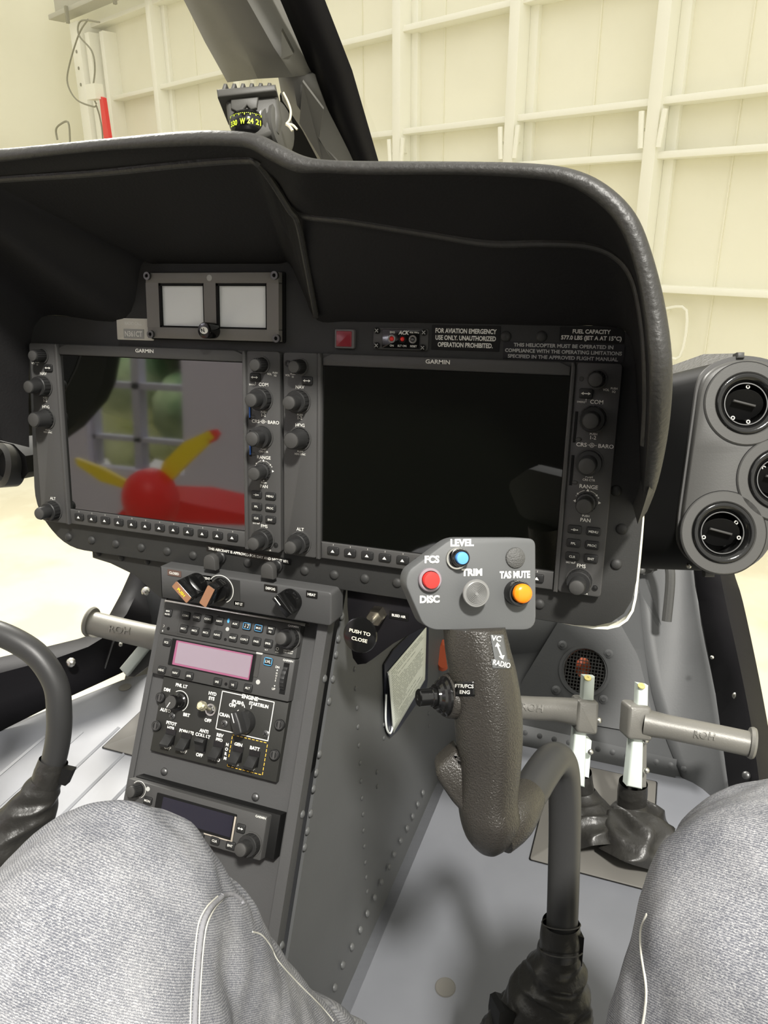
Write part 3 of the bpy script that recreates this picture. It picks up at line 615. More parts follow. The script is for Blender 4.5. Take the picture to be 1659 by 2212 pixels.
mb = MB(PF); mb.text('RADIO CALL', -.1655, .0218, .0030, .0010, w=.020, bold=.03); obj('lettering', mb, M_WHITE, pc, smooth=False)
mb = MB(PF); mb.text('N361CT', -.1653, .0120, .0050, .0016, w=.0205, bold=.02); obj('registration', mb, M_WHITE, pc, smooth=False)
al = thing('annunciator_light', 'square dark red annunciator light left of the emergency switch panel', 'warning light', (.0588, .005, .0045))
mb = MB(PF); mb.rbox(.0495, .0680, .0045, .0210, 0, .0035, .0015, .0008); obj('housing', mb, mat('light_frame_grey', (.12, .11, .11), .45), al)
mb = MB(PF); mb.rbox(.0513, .0658, .0062, .0193, .002, .0042, .0008, .0005); obj('lens', mb, M_DRED, al)
el = thing('emergency_locator_switch', 'small black locator beacon switch with two red lamps beside the emergency placard', 'switch panel', (.11, .0, .005))
mb = MB(PF); mb.rbox(.0850, .1345, .0048, .0230, 0, .002, .002, .0005); obj('plate', mb, M_BEZEL, el)
mb = MB(PF); mb.rbox(.0935, .1275, .0060, .0218, .002, .0026, .001, .0003); obj('switch_face', mb, M_GLOSSBLK, el)
for a, b in ((.0888, .0203), (.1308, .0197), (.0888, .0080), (.1303, .0073)):
    mb = MB(PF); mb.lathe([(.0027, .002), (.0027, .0032), (.0016, .0038)], a, b, 14); s_ = obj('screw', mb, M_BLACK, el); mb = MB(PF); mb.line([(a-.0012, b-.0012), (a+.0012, b+.0012)], .0006, .0040); mb.line([(a-.0012, b+.0012), (a+.0012, b-.0012)], .0006, .0040); obj('slot', mb, M_GREYPR, s_)
for a, m, nm in ((.1025, M_SILVER, 'toggle'), (.1120, M_RED, 'lamp'), (.1212, M_STEEL, 'button')):
    mb = MB(PF); mb.ring(.0021, .0034, .0026, .0036, a, .0139, 20); r_ = obj('collar', mb, M_STEEL if nm != 'lamp' else M_BLACK, el); mb = MB(PF); mb.dome(.0021, .0022, a, .0139, .0026, 12); obj(nm, mb, M_RED if nm != 'button' else M_DSTEEL, r_)
mb = MB(PF); T = mb.text; T('EMG', .1027, .0193, .0016, .0028); T('ON', .1025, .0083, .0016, .0028); T('ACK', .1128, .0192, .0030, .0028, sh=.2, bold=.03); T('ELT ON', .1118, .0083, .0016, .0028); T('406 MHz', .1222, .0195, .0014, .0028, w=.0085); T('RESET', .1220, .0083, .0016, .0028); obj('lettering', mb, M_WHITE, el, smooth=False)
vf = placard(Fr(PF.p(-.042, -.1955), (1, 0, -.028), (.028, 0, 1)), -.0475, .0475, -.0030, .0030, ['THIS AIRCRAFT IS APPROVED FOR DAY AND NIGHT VFR'], 'long black day and night VFR placard along the bottom edge of the panel', .0026, w=[.090])
# half-round pull knobs under the placard
for i, (p, lb) in enumerate((((478, 1203), 'half-round black lever above the PUSH handle and VENT label'), ((600, 1221), 'half-round black lever above the DEFOG label'))):
    a, b = PF.px(*p); f = PF.at(a, b)
    t = thing('panel_lever', lb, 'lever', f.o)
    mb = MB(f); mb.lathe([(.0060, 0), (.0060, .003), (.0050, .004), (.0050, .016)], seg=20); obj('shaft', mb, M_KNOB, t)
    hp_ = [(-.0066, -.0075), (.0066, -.0075)]+[(.0066*math.cos(q), .001+.0066*math.sin(q)) for q in (0, .5, 1, 1.57, 2.1, 2.6, PI)]
    mb = MB(f); mb.poly(hp_, .014, .0215, .0008); obj('head', mb, M_CAP, t)
# ================================================ HOOD
def hq(p, Y): return aty(p[0], p[1], Y)
st = []   # (outer silhouette, stitch, crease, panel edge)
Y1, Y3 = -.135, -.137
def S3(o_, s_, c_, e_): st.append((V(o_), V(s_), V(c_), V(e_)))
S3((-.337, -.03, -.10), (-.326, -.03, -.10), (-.318, -.02, -.10), (-.310, .008, -.11))
S3((-.345, -.10, -.03), (-.330, -.10, -.03), (-.322, -.06, -.03), (-.305, .008, -.05))
S3((-.345, Y1, .06), (-.327, Y3, .055), (-.312, -.08, .045), (-.297, .008, .0))
S3((-.320, Y1, .120), (-.305, Y3, .108), (-.295, -.08, .080), (-.286, .008, .021))
S3((-.280, Y1, .141), (-.275, Y3, .127), (-.268, -.10, .105), (-.262, .008, .0285))
S3((-.240, Y1, .146), (-.240, Y3, .133), (-.238, -.118, .112), (-.177, .008, .0255))
S3((-.215, Y1, .149), (-.215, Y3, .136), (-.212, -.118, .127), (-.154, .008, .0752))
def SP(o_, s_, c_, e_, yc, ya=None, yb=None): st.append((hq(o_, Y1 if ya is None else ya), hq(s_, Y3 if yb is None else yb), hq(c_, yc), hq(e_, .008)))
SP((0, 322), (0, 350), (0, 387), (330, 570), -.118)
SP((200, 303), (200, 328), (200, 374), (420, 570), -.118)
SP((400, 284), (400, 316), (400, 354), (520, 570), -.118)
SP((505, 283), (490, 316), (525, 345), (600, 570), -.118)
SP((560, 291), (540, 322), (560, 354), (626, 571), -.118)
SP((605, 312), (580, 345), (606, 405), (655, 632), -.09)
SP((655, 336), (640, 372), (640, 460), (686, 692), -.07)
SP((705, 345), (705, 374), (760, 478), (760, 694), -.07)
SP((800, 348), (800, 378), (930, 505), (900, 697), -.07)
SP((1000, 349), (1000, 378), (1060, 525), (1060, 700), -.07)
SP((1150, 353), (1150, 386), (1180, 524), (1200, 703), -.07)
SP((1240, 366), (1225, 400), (1275, 530), (1290, 704), -.07)
SP((1312, 400), (1290, 438), (1335, 556), (1345, 712), -.07)
SP((1372, 460), (1337, 492), (1370, 605), (1365, 745), -.07)
SP((1408, 545), (1368, 570), (1388, 690), (1372, 800), -.07)
SP((1438, 665), (1390, 680), (1396, 780), (1376, 870), -.07)
SP((1453, 795), (1402, 810), (1397, 880), (1380, 940), -.06)
SP((1445, 925), (1400, 930), (1391, 980), (1383, 1010), -.05, -.11, -.112)
SP((1422, 1040), (1392, 1040), (1387, 1060), (1385, 1075), -.02, -.06, -.062)
SP((1398, 1105), (1386, 1102), (1385, 1100), (1384, 1104), .0, -.012, -.014)
NB = 5
cols = list(zip(*st)); cols = [smooth_path(list(c), NB) for c in cols]
for ci in range(4):  # keep the two panel notch corners crisp
    pass
rowsU = []; rowsR = []
for o_, s_, c_, e_ in zip(*cols):
    m = (o_+s_)/2; out_ = (o_-s_).normalized(); hw = (o_-s_).length/2
    arc = [m+out_*math.cos(q)*hw+V((0, -1, 0))*math.sin(q)*min(hw, .012) for q in [PI*k/8 for k in range(9)]]
    dz = max(0, min(1, (o_.z+.05)/.12)); far = V((o_.x*.93, .12, o_.z-.022*dz)); far2 = V((o_.x*.80, .30, o_.z-.055*dz))
    rowsR.append([far2, far, V((o_.x*.985, -.06, o_.z-.007*dz))]+arc)
    rowsU.append([s_+out_*.001, s_+V((0, .004, 0)), s_*.5+c_*.5+V((0, .003, 0)), c_, c_*.9+e_*.1+out_*.001, c_*.5+e_*.5, e_])
crease = cols[2]
hd = thing('instrument_hood', 'black leather-edged glareshield hood arching over the instrument panel', 'glareshield', (0, -.05, .1))
mb = MB(); mb.loft(rowsR); mb.flat = True; obj('leather_rim', mb, M_LEATHER, hd, angle=80)
mb = MB(); mb.loft(rowsU); mb.flat = True; obj('inner_lining', mb, M_HOOD, hd, angle=28)
mb = MB(); mb.tube([p+V((0, -.0002, 0)) for p in crease[6*NB:11*NB+1]], .0030, 10); obj('lit_crease_piping', mb, M_LEATHER, hd)  # added lighter piping; its colour stands for light caught along the lining crease
mb = MB(); mb.tube([p+V((0, -.0002, 0)) for p in crease[13*NB:24*NB]], .0030, 10); obj('lit_crease_piping', mb, M_LEATHER, hd)
mb = MB(); mb.tube(smooth_path([hq((x, y), Y) for x, y, Y in ((556, 349, -.117), (590, 396, -.098), (625, 452, -.080), (643, 480, -.070), (660, 562, -.040), (683, 684, .0))], 5), .0026, 10); obj('lit_rib_piping', mb, M_LEATHER, hd)  # added paler tube; its colour gives the hood rib a lit edge
mb = MB(); S_ = cols[1]; acc = 0
path = [p+V((0, -.0015, 0))+(o_-p).normalized()*.002 for o_, p in zip(cols[0], S_)]
prev = path[0]; dist = 0; nxt = .0
for a, b in zip(path, path[1:]):
    L_ = (b-a).length; d = 0
    while dist+L_ > nxt:
        t = (nxt-dist)/L_; p = a.lerp(b, t); e = (b-a).normalized()*.0016; mb.tube([p-e, p, p+e], [.0003, .0006, .0003], 5); nxt += .0048
    dist += L_
obj('stitching', mb, M_STITCH, hd)
# ================================================ WINDSCREEN CENTRE POST, COMPASS
pd = V((0, -.179, .111)).normalized(); PO = Fr(V((-.06, .333, .232)), (1, 0, 0), pd)   # n points back/down to the pilot
post = thing('windscreen_post', 'dark grey windscreen centre post rising behind the compass with black edge seal', 'windscreen post', V((-.03, .34, .2)))
def pp(x, y, c=0): a, b = PO.px(x, y, c); return PO.p(a, b, c)
def strip(name, lines, m, parent, up_=.55, down_=.0, angle=50, solid=.003):
    # lines: list of (pixel polyline, offset c) lofted across; every polyline same length
    R_ = [[pp(x, y, c) for (pl_, c) in lines for (x, y) in [pl_[i]]] for i in range(len(lines[0][0]))]
    if up_: R_.insert(0, [p+PO.y*up_ for p in R_[0]])
    if down_: R_.append([p-PO.y*down_ for p in R_[-1]])
    mb = MB(); mb.loft(R_); return obj(name, mb, m, parent, angle=angle, solid=solid)
M_POST = mat('post_cover_grey', (.17, .167, .155), .45, spec=.45, bump=(900, .12, .0003))
strip('upper_cover', [([(355, -90), (400, 0), (445, 90), (493, 176)], .0), ([(430, -90), (478, 0), (520, 80), (558, 168)], .028), ([(500, -60), (545, 20), (590, 100), (632, 165)], .028), ([(545, -80), (590, 10), (632, 90), (672, 160)], .004), ([(560, -95), (610, 0), (655, 80), (690, 160)], -.01)], M_POST, post, .55, 0, 30)
strip('lower_cover', [([(600, 150), (612, 215), (655, 280), (692, 350)], .010), ([(632, 163), (642, 225), (685, 290), (728, 360)], .020), ([(676, 158), (700, 225), (738, 300), (768, 360)], .006), ([(692, 162), (712, 235), (755, 330), (772, 362)], -.006)], M_POST, post, .0, .35, 30)
strip('edge_seal', [([(556, -90), (608, 0), (675, 160), (752, 360)], .002), ([(585, -110), (640, 0), (710, 160), (785, 360)], .008), ([(650, -110), (702, 0), (760, 150), (822, 365)], -.004)], M_FRAME, post, .55, .35)
mb = MB(); mb.slab([pp(610, 60, .03), pp(636, 110, .02), pp(625, 122, .024), pp(610, 122, .028)], PO.n*.004); obj('catch_clip', mb, M_STEEL, post)
mb = MB(); mb.slab([pp(655, 172, .022), pp(700, 232, .016), pp(690, 300, .018), pp(735, 350, .018), pp(700, 350, .02), pp(648, 262, .024)], PO.n*.003)
obj('access_cover', mb, M_POST, post)
mb = MB(); mb.slab([pp(606, 200, -.01), pp(650, 205, -.01), pp(650, 262, -.01), pp(700, 352, -.01), pp(655, 352, -.01), pp(612, 290, -.01)], PO.n*.004); obj('dark_gap_filler', mb, M_BLACK, post)
# windscreen glass
mg = bpy.data.materials.new('windscreen_acrylic'); mg.use_nodes = True; nt = mg.node_tree; nt.nodes.clear()
ou = nt.nodes.new('ShaderNodeOutputMaterial'); tr_ = nt.nodes.new('ShaderNodeBsdfTransparent'); gl = nt.nodes.new('ShaderNodeBsdfGlossy'); gl.inputs['Roughness'].default_value = .03; mx = nt.nodes.new('ShaderNodeMixShader'); mx.inputs[0].default_value = .035
nt.links.new(tr_.outputs[0], mx.inputs[1]); nt.links.new(gl.outputs[0], mx.inputs[2]); nt.links.new(mx.outputs[0], ou.inputs[0]); tr_.inputs[0].default_value = (.99, .99, .98, 1)
rows = []
for i in range(9):
    s = i/8; rows.append([V((-.06-.62*math.sin(u*PI/2), (.62-.95*s*s-.1*s)*(.35+.65*math.cos(u*1.25)), .02+.55*s)) for u in [k/10 for k in range(11)]])
mb = MB(); mb.loft(rows); obj('windscreen', mb, mg, label='curved clear acrylic windscreen left of the centre post', cat='windscreen')
# compass
cf_ = Fr(dep(545, 240, .745), CR @ V((1, .02, 0)), CR @ V((0, 1, 0)))   # n faces the pilot
k = .745/1620
def q2(x, y): return ((x-545)*k, -(y-240)*k)
cm = thing('magnetic_compass', 'grey magnetic compass with yellow green card behind the hood', 'compass', cf_.p(0, -.025, -.02))
mb = MB(cf_); mb.poly([q2(*p) for p in ((486, 212), (600, 205), (606, 250), (600, 285), (560, 300), (500, 282), (490, 250))], -.040, .0, .004); obj('housing', mb, M_SCOPE, cm)
mb = MB(cf_); mb.poly([q2(*p) for p in ((472, 200), (598, 192), (600, 207), (474, 218))], -.045, .008, .0015); obj('mounting_flange', mb, M_SCOPE, cm)
for i in range(6):
    x = 480+i*19; mb = MB(cf_); pts = [q2(x, 200), q2(x+10, 199), q2(x+13, 184), q2(x+6, 183)]; mb.poly(pts, -.04, .004, .001); obj('cooling_fin', mb, M_SCOPE, cm)
mb = MB(cf_); mb.poly([q2(*p) for p in ((480, 200), (596, 193), (590, 182), (490, 186))], -.04, -.006, .001); obj('fin_base', mb, M_BLACK, cm)
# spherical bowl with card
sc_ = cf_.at(*q2(532, 262), -.012)
mb = MB(sc_); R_ = .0200
mb.add([(R_*math.sin(u)*math.cos(v_), .0165*math.sin(v_), R_*math.cos(u)*math.cos(v_)) for v_ in [-.75+i*.15 for i in range(10)] for u in [-1.05+j*.15 for j in range(15)]], [(i*15+j, i*15+j+1, (i+1)*15+j+1, (i+1)*15+j) for i in range(9) for j in range(14)])
obj('card_window', mb, M_GLOSSBLK, cm, solid=.001)
mb = MB(sc_)
def wrap(m0, r):  # bend flat text round the bowl
    return [sc_.p(r*math.sin(p[0]/r), p[1], r*math.cos(p[0]/r)) for p in m0]
def btext(t_, a, b, h, w=None):
    vs, fs = glyphs(t_, .02); x0 = min(q.x for q in vs); x1 = max(q.x for q in vs); kk = h/.7; kx = kk if w is None else w/(x1-x0)
    P = [((a+(q.x-(x0+x1)/2)*kx), b-h/2+q.y*kk) for q in vs]; n0 = len(mb.v); mb.v += wrap(P, R_+.0007); mb.q += [tuple(i+n0 for i in q) for q in fs]
btext('330', -.0125, -.0042, .0052, .0085); btext('W', -.0025, -.0038, .0056, .0055); btext('24', .0052, -.0035, .0052, .0062); btext('21', .0135, -.0035, .0052, .0058)
for i in range(19):
    a = -.0175+i*.0019; hh = .0042 if i % 3 == 0 else .0026; n0 = len(mb.v); mb.v += wrap([(a-.0004, .0045), (a+.0004, .0045), (a+.0004, .0045-hh+.002), (a-.0004, .0045-hh+.002)], R_+.0007); mb.q.append((n0, n0+1, n0+2, n0+3))
obj('card_markings', mb, M_NEON, cm, smooth=False)
for p in ((505, 233), (532, 222)):
    mb = MB(cf_); a, b = q2(*p); mb.lathe([(.0026, -.001), (.0026, .0006)], a, b, 14); obj('adjuster_hole', mb, M_BLACK, cm)
mb = MB(cf_); mb.poly([q2(*p) for p in ((500, 215), (560, 211), (556, 236), (543, 240), (534, 230), (524, 243), (512, 243), (500, 236))], -.001, .003, .001); obj('raised_shoulder', mb, M_SCOPE, cm)
e0 = cf_.p(*q2(585, 255), -.022); ax = cf_.x*.93+cf_.n*.36; ef = axfr(e0, e0+ax)
mb = MB(ef); mb.lathe([(.0240, -.010), (.0245, .0), (.0245, .003), (.0225, .004), (.0225, .006), (.0242, .0065), (.0242, .010), (.021, .012)], seg=36); obj('end_cap', mb, M_SCOPE, cm)
lf = Fr(e0-ax*.006, CR @ V((.4, 0, -.9)), (0, 0, 1))
mb = MB(); mb.loft([[e0+ax*s_+ef.x*math.cos(q)*.0251+ef.y*math.sin(q)*.0251 for s_ in (-.009, -.001)] for q in [PI*.55+i*.12 for i in range(14)]]); obj('data_label', mb, M_SILVER, cm, solid=.0004)
mb = MB(); cpth = [(612, 200), (622, 220), (628, 240), (626, 258), (618, 268)]
mb.tube(smooth_path([dep(x, y, .72) for x, y in cpth], 5), .0011, 6); mb.tube(smooth_path([dep(x, y, .72) for x, y in ((618, 268), (626, 274), (632, 283))], 5), .0015, 6); mb.tube(smooth_path([dep(x, y, .72) for x, y in ((620, 268), (632, 270), (642, 280))], 5), .0011, 6)
obj('tie_cord', mb, M_CORD, label='knotted cream cord hanging beside the compass', cat='cord')
# ================================================ CONSOLE
A0 = .36397
S = Fr((-.14413, .00992, -.26019), (1, 0, 0), (0, math.sin(A0), math.cos(A0)))    # plane of the radio faces
CS = Fr(S.p(0, 0, -.010), S.x, S.y)                                                # console skin plane, behind the faces
con = thing('centre_console', 'grey riveted metal centre console sloping from the panel to the floor', 'console', fz(-.05, .1))
xl, xr_ = -.1545, .0470
def csz(x, z):  # point on console face at height z
    return CS.o+CS.y*((z-CS.o.z)/CS.y.z)+V((x-CS.o.x, 0, 0))
zb = -.79
mb = MB(); mb.slab([csz(xl, -.245), csz(xr_-.010, -.245), csz(xr_-.010, zb), csz(xl, zb)], CS.n*-.004); obj('face_plate', mb, M_CONS, con)
mb = MB(); e0, e1 = csz(xr_-.010, -.243), csz(xr_-.010, zb); 
mb.sweep([e0, e1], (1, 0, 0), [(0, 0), (.006, -.0005), (.0095, -.003), (.0105, -.007), (.0105, -.020), (0, -.02)]); 
obj('corner_bead', mb, M_CONS, con)
XS = .0475
tl = csz(XS, -.225)
mb = MB(); side = [csz(XS, zb)+V((0, .012, 0)), fz(XS, .56), V((XS, .60, -.45)), V((XS, .50, -.10)), V((XS, .03, -.10)), csz(XS, -.225)+V((0, .012, 0))]
mb.slab(side, (-.003, 0, 0)); obj('side_panel', mb, M_SIDE, con)
mb = MB(); mb.slab([csz(xl, zb)+V((0, .004, 0)), fz(xl, .56), V((xl, .50, -.12)), V((xl, .03, -.12)), csz(xl, -.225)], (.003, 0, 0)); obj('side_panel', mb, M_SIDE, con)
# floor flange with rivets
b0 = fz(XS, -.09); b1 = fz(XS, .54); fdir = (b1-b0).normalized()
mb = MB(); up = V((0, 0, 1)); up = (up-fdir*up.dot(fdir)).normalized()
mb.sweep([b0, b1], (1, 0, 0), [(0.0, -.048), (.003, -.047), (.004, -.030), (.010, -.004), (.014, .0), (.0, .0)]); fl_ = obj('floor_flange', mb, M_SIDE, con)
def onside(x, y): return atx(x, y, XS+.0002)
rv = [(742, 2137), (728, 2085)]
piv = [(724, 2133), (741, 2084), (761, 2045), (779, 2008), (794, 1973), (810, 1939), (824, 1906), (841, 1873), (852, 1846), (866, 1816), (880, 1789), (892, 1763), (903, 1737), (914, 1712)]
rmb = []
for x, y in piv: m_ = MB(); P = atx(x, y, XS+.004); m_.hemi(P, (1, -.1, .35), .0042, .0022); obj('rivet', m_, M_SIDE, con)
row = [(738, 1331), (731, 1380), (726, 1414), (701, 1466), (719, 1467), (711, 1515), (690, 1629), (683, 1669), (677, 1704), (653, 1759), (671, 1757), (664, 1795), (658, 1830), (608, 2042)]
for x, y in row: m_ = MB(); m_.hemi(onside(x, y), (1, 0, 0), .0040, .0022); obj('rivet', m_, M_SIDE, con)
row = [(766, 1445), (768, 1487), (771, 1529), (773, 1570), (775, 1610), (778, 1648), (780, 1687), (782, 1724), (784, 1759), (785, 1794), (787, 1828), (789, 1863), (791, 1895), (793, 1926), (814, 1668), (815, 1699), (829, 1565), (829, 1594), (830, 1471), (926, 1541), (927, 1568)]
for x, y in row: m_ = MB(); m_.hemi(onside(x, y), (1, 0, 0), .0030, .0016); obj('rivet', m_, M_SIDE, con)
for p in ((355, 1667), (552, 1722), (607, 2042)):
    a, b = CS.px(*p); m_ = MB(CS); m_.dome(.0042, .0024, a, b, 0, 14); obj('face_screw', m_, M_DSTEEL, con)
# narrow left edge flange
mb = MB(); mb.slab([csz(xl-.0005, -.245), csz(xl+.006, -.245), csz(xl+.006, zb), csz(xl-.0005, zb)], CS.n*.0015); obj('edge_flange', mb, M_CONS, con)
# lower support bracket of the panel (left and right black gussets)
gs = thing('panel_gusset', 'dark angled gusset plate under the left end of the instrument panel', 'bracket', (-.2, .02, -.26))
mb = MB(Fr((0, .016, 0))); G = mb.f
mb.poly([G.px(*p) for p in ((198, 1178), (200, 1205), (238, 1217), (290, 1242), (344, 1290), (460, 1300), (640, 1320), (640, 1240))], -.003, 0, .0005); obj('plate', mb, M_PANEL, gs)
for p in ((212, 1195), (262, 1205), (318, 1213)):
    m_ = MB(G); m_.dome(.0036, .002, *G.px(*p), 0, 12); obj('rivet', m_, M_PANEL, gs)
# heater / vent control panel
HP = Fr((0, -.010, 0))
hpn = thing('heater_control_panel', 'dark grey sheet metal heater and vent control panel between panel and radios', 'control panel', (-.05, -.01, -.26))
c_ = [HP.px(*p) for p in ((346, 1224), (712, 1279), (700, 1338), (350, 1292))]
z_t = c_[0][1]
mb = MB(HP); HX0, HX1, HZ0, HZ1 = c_[0][0], HP.px(716, 1300)[0], -.2475, -.2145
mb.poly(round_poly([(HX0, HZ0), (HX1, HZ0), (HX1, HZ1), (HX0, HZ1)], [.0005, .004, .004, .0005]), -.026, 0, .0012); obj('face', mb, M_CONS, hpn)
mb = MB(HP); mb.poly([(HX0+.052, HZ0+.001), (HX0+.092, HZ0+.001), (HX0+.092, HZ1-.002), (HX0+.052, HZ1-.002)], 0, .0006); obj('overlay_sheet', mb, M_PANEL, hpn)
def lab(fr, x, y, w_, h_, t, label, m=M_LABEL, th=.0024):
    a, b = fr.px(x, y); return placard(Fr(fr.p(a, b), (1, 0, -.01), (0, 0, 1)), -w_/2, w_/2, -h_/2, h_/2, [t], label, th, m=m, w=[w_*.72])
lab(HP, 377, 1238, .0160, .0062, 'CLOSED', 'small bronze CLOSED label at the left of the heater panel', M_LBROWN)
lab(HP, 448, 1249, .0105, .0050, 'VENT', 'small VENT label between the two left heater handles')
lab(HP, 517, 1304, .0110, .0045, 'INT LT', 'small INT LT label at the lower edge of the heater panel')
lab(HP, 585, 1271, .0140, .0066, 'DEFOG', 'small black DEFOG label left of the bar knob')
lab(HP, 674, 1284, .0115, .0066, 'HEAT', 'small black HEAT label at the right end of the heater panel')
def barknob(x, y, ang, label, gloss, tip=None, mark=None, L1=.0125, hgt=.020, txt=None):
    a, b = HP.px(x, y); f = HP.at(a, b).rot(ang); t = thing('selector_knob', label, 'knob', f.o)
    mb = MB(f); mb.lathe([(.0118, 0), (.0118, .003), (.0108, .0045), (.0104, .008)], seg=32); obj('base', mb, gloss, t)
    mb = MB(f); mb.poly(round_poly([(-.0042, -.0112), (.0042, -.0112), (.0042, .0112), (-.0042, .0112)], .001), .004, hgt, .0012); b_ = obj('grip_bar', mb, gloss, t)
    if tip: mb = MB(f); mb.rbox(-.0040, .0040, -.0108, .0108, hgt, hgt+.0008, .001); obj('tip_label', mb, tip, b_)
    if txt: mb = MB(f.rot(-90)); mb.text(txt, 0, 0, .0030, hgt+.0011, bold=.03); obj('lettering', mb, M_YELP if tip else M_WHITE, b_)
    if mark: mb = MB(f); mb.line([(0, .0020), (0, .0098)], .0010, hgt+.0004); obj('pointer_line', mb, M_WHITE, b_)
    return t
M_COPPER = mat('copper_label_tape', (.28, .14, .08), .3, spec=.6)
barknob(427, 1262, 48, 'glossy black handle with a copper PUSH tip beside the CLOSED label', M_GLOSSBLK, M_COPPER, hgt=.026, txt='PUSH')
barknob(478, 1272, -28, 'glossy black handle with worn copper tip inside a white arc, below VENT', M_GLOSSBLK, M_COPPER, hgt=.024)
barknob(628, 1297, 42, 'glossy black bar knob with white pointer line between DEFOG and HEAT', M_GLOSSBLK, None, True, hgt=.018)
a, b = HP.px(478, 1272); mb = MB(HP); mb.ring(.0137, .0143, .0006, .001, a, b, 40, t0=-1.1, t1=2.5); obj('white_arc', mb, M_WHITE, hpn)
# ---- radio stack
def sp(x, y): return S.px(x, y)
au = thing('audio_panel', 'slim audio selector panel with two rows of small keys, topmost in the console', 'audio panel', S.p(.08, -.033, -.02))
W_ = .159
mb = MB(S); mb.rbox(0, W_, -.0328, 0, -.022, 0, .0015, .0006); obj('faceplate', mb, M_DEV, au)
mb = MB(S); mb.box(-.001, W_+.004, -.0005, .0022, -.014, -.001, .0004); obj('polished_tray_edge', mb, M_STEEL, au, label='shiny steel tray edge')
mk = MB(S)
def kx(x, y): return sp(x, y)
def keys(par, lst, w_, h_, th, **kw):
    for x, y, t_ in lst:
        a, b = sp(x, y)
        two = None
        if '|' in t_: t_, two = t_.split('|')
        key(S, a, b, w_, h_, par, t_, th if not two else th*.85, two=two, **kw)
c4 = lambda x, y: (x/4.1475+320, y/4.1475+1200)
K = [(183, 512, 'MKR|MUTE'), (342, 538, 'COM1'), (440, 553, 'COM2'), (542, 570, 'COM3'), (643, 588, 'NAV1'), (785, 612, 'AUX'), (1102, 668, 'MAN|SQ'), (322, 655, 'MIC1'), (422, 673, 'MIC2'), (522, 690, 'MIC3'), (624, 710, 'NAV2'), (765, 737, 'PILOT'), (868, 752, 'COPLT'), (975, 770, 'PASS'), (1080, 788, 'SPKR')]
keys(au, [(*c4(x, y), t_) for x, y, t_ in K], .0092, .0082, .0019)
for x, y, t_ in ((890, 632, '#'), (995, 650, 'MUS')):
    a, b = sp(*c4(x, y)); k_ = key(S, a, b, .0098, .0084, au, None if t_ == '#' else t_, .0019)
    m_ = MB(S); m_.line(rrect(a-.0038, a+.0038, b-.0030, b+.0030, .0008), .0004, .0019, close=True); obj('blue_outline', m_, M_LBLUE, k_)
    if t_ == '#':
        m_ = MB(S)
        for dx in (-.0018, .0014): m_.lathe([(.0006, .0017), (.0005, .0019)], a+dx, b-.0012, 8); m_.line([(a+dx+.0005, b-.001), (a+dx+.0005, b+.0016)], .0003, .0019)
        m_.line([(a+.0009, b+.0016), (a+.0030, b+.0016)], .0005, .0019); obj('legend', m_, M_WHITE, k_)
a, b = sp(*c4(1270, 745)); knob(S, a+.0005, b+.0002, 'dual', au)
for x, y, r, m in ((180, 655, .0018, M_BLACK), (692, 752, .0016, M_BLACK), (710, 660, .0021, M_GREYPR)):
    a, b = sp(*c4(x, y)); m_ = MB(S); m_.lathe([(r, 0), (r*.9, .0003)], a, b, 16); obj('jack_hole' if m is M_BLACK else 'light_sensor', m_, m, au)
a, b = sp(*c4(720, 583)); m_ = MB(S); m_.lathe([(.0016, .0), (.0015, .0003)], a, b, 12, sx=.8, sy=1.6); obj('blue_symbol', m_, M_LBLUE, au)
mk = MB(S); a, b = sp(*c4(1300, 640)); mk.text('GARMIN', a, b+.0006, .0019, w=.0115); mk.text('GMA 350H', a, b-.0024, .0012); a, b = sp(*c4(1155, 862)); mk.text('CRSR', a, b-.0005, .0011); mk.ring(.0012, .0015, .0003, .0004, a, b+.0028, 14); a, b = sp(*c4(1250, 860)); mk.text('HOLD TO PAIR', a+.0008, b+.0008, .0011); mk.text('PUSH TO EXIT', a+.0008, b-.0012, .0011); a, b = sp(*c4(1060, 845)); mk.text('HL-T', a, b, .0011)
a, b = sp(*c4(140, 630)); mk.line([(a, b-.0012), (a+.0009, b), (a, b+.0012)], .0003); mk.text('4', a-.0002, b-.0052, .0022)
obj('lettering', mk, M_WHITE, au, smooth=False)
a0, b0_ = sp(*c4(300, 470)); a1, b1_ = sp(*c4(575, 760)); m_ = MB(S); m_.line([(a0, b0_), (a1+.003, b0_), (a1+.003, b1_), (a0, b1_)], .0003, .0002, close=True); obj('group_outline', m_, M_CAP, au)
ap = thing('autopilot_controller', 'autopilot control panel with pinkish blank window and ribbed thumbwheel', 'autopilot controller', S.p(.08, -.074, -.02))
B0, B1 = -.0741, -.0332
mb = MB(S); mb.rbox(0, W_, B0, B1, -.022, 0, .0015, .0006); obj('faceplate', mb, M_DEV, ap)
keys(ap, [(*c4(x, y), t_) for x, y, t_ in ((172, 778, 'FCS'), (125, 1025, 'HDG'), (250, 1050, 'NAV'), (372, 1078, 'APR'), (625, 1130, 'IAS'), (765, 1158, 'VS'), (898, 1186, 'ALT'))], .0094, .0078, .0021)
a0, b0_ = sp(*c4(258, 765)); a1, b1_ = sp(*c4(910, 1085)); b0_ = -.0365; b1_ = -.0612
mb = MB(S); mb.rbox(a0-.0055, a1+.0040, b1_-.0012, b0_+.0012, 0, .0006, .001); wn = obj('window_surround', mb, M_BLACK, ap)
mb = MB(S); mb.rbox(a0, a1, b1_, b0_, .0006, .0011, .0006); obj('window_rim', mb, M_PINKR, ap)
mb = MB(S); mb.rbox(a0+.0028, a1-.0008, b1_+.0020, b0_-.0014, .0011, .0014, .0004); obj('blank_window', mb, M_PINK, ap)
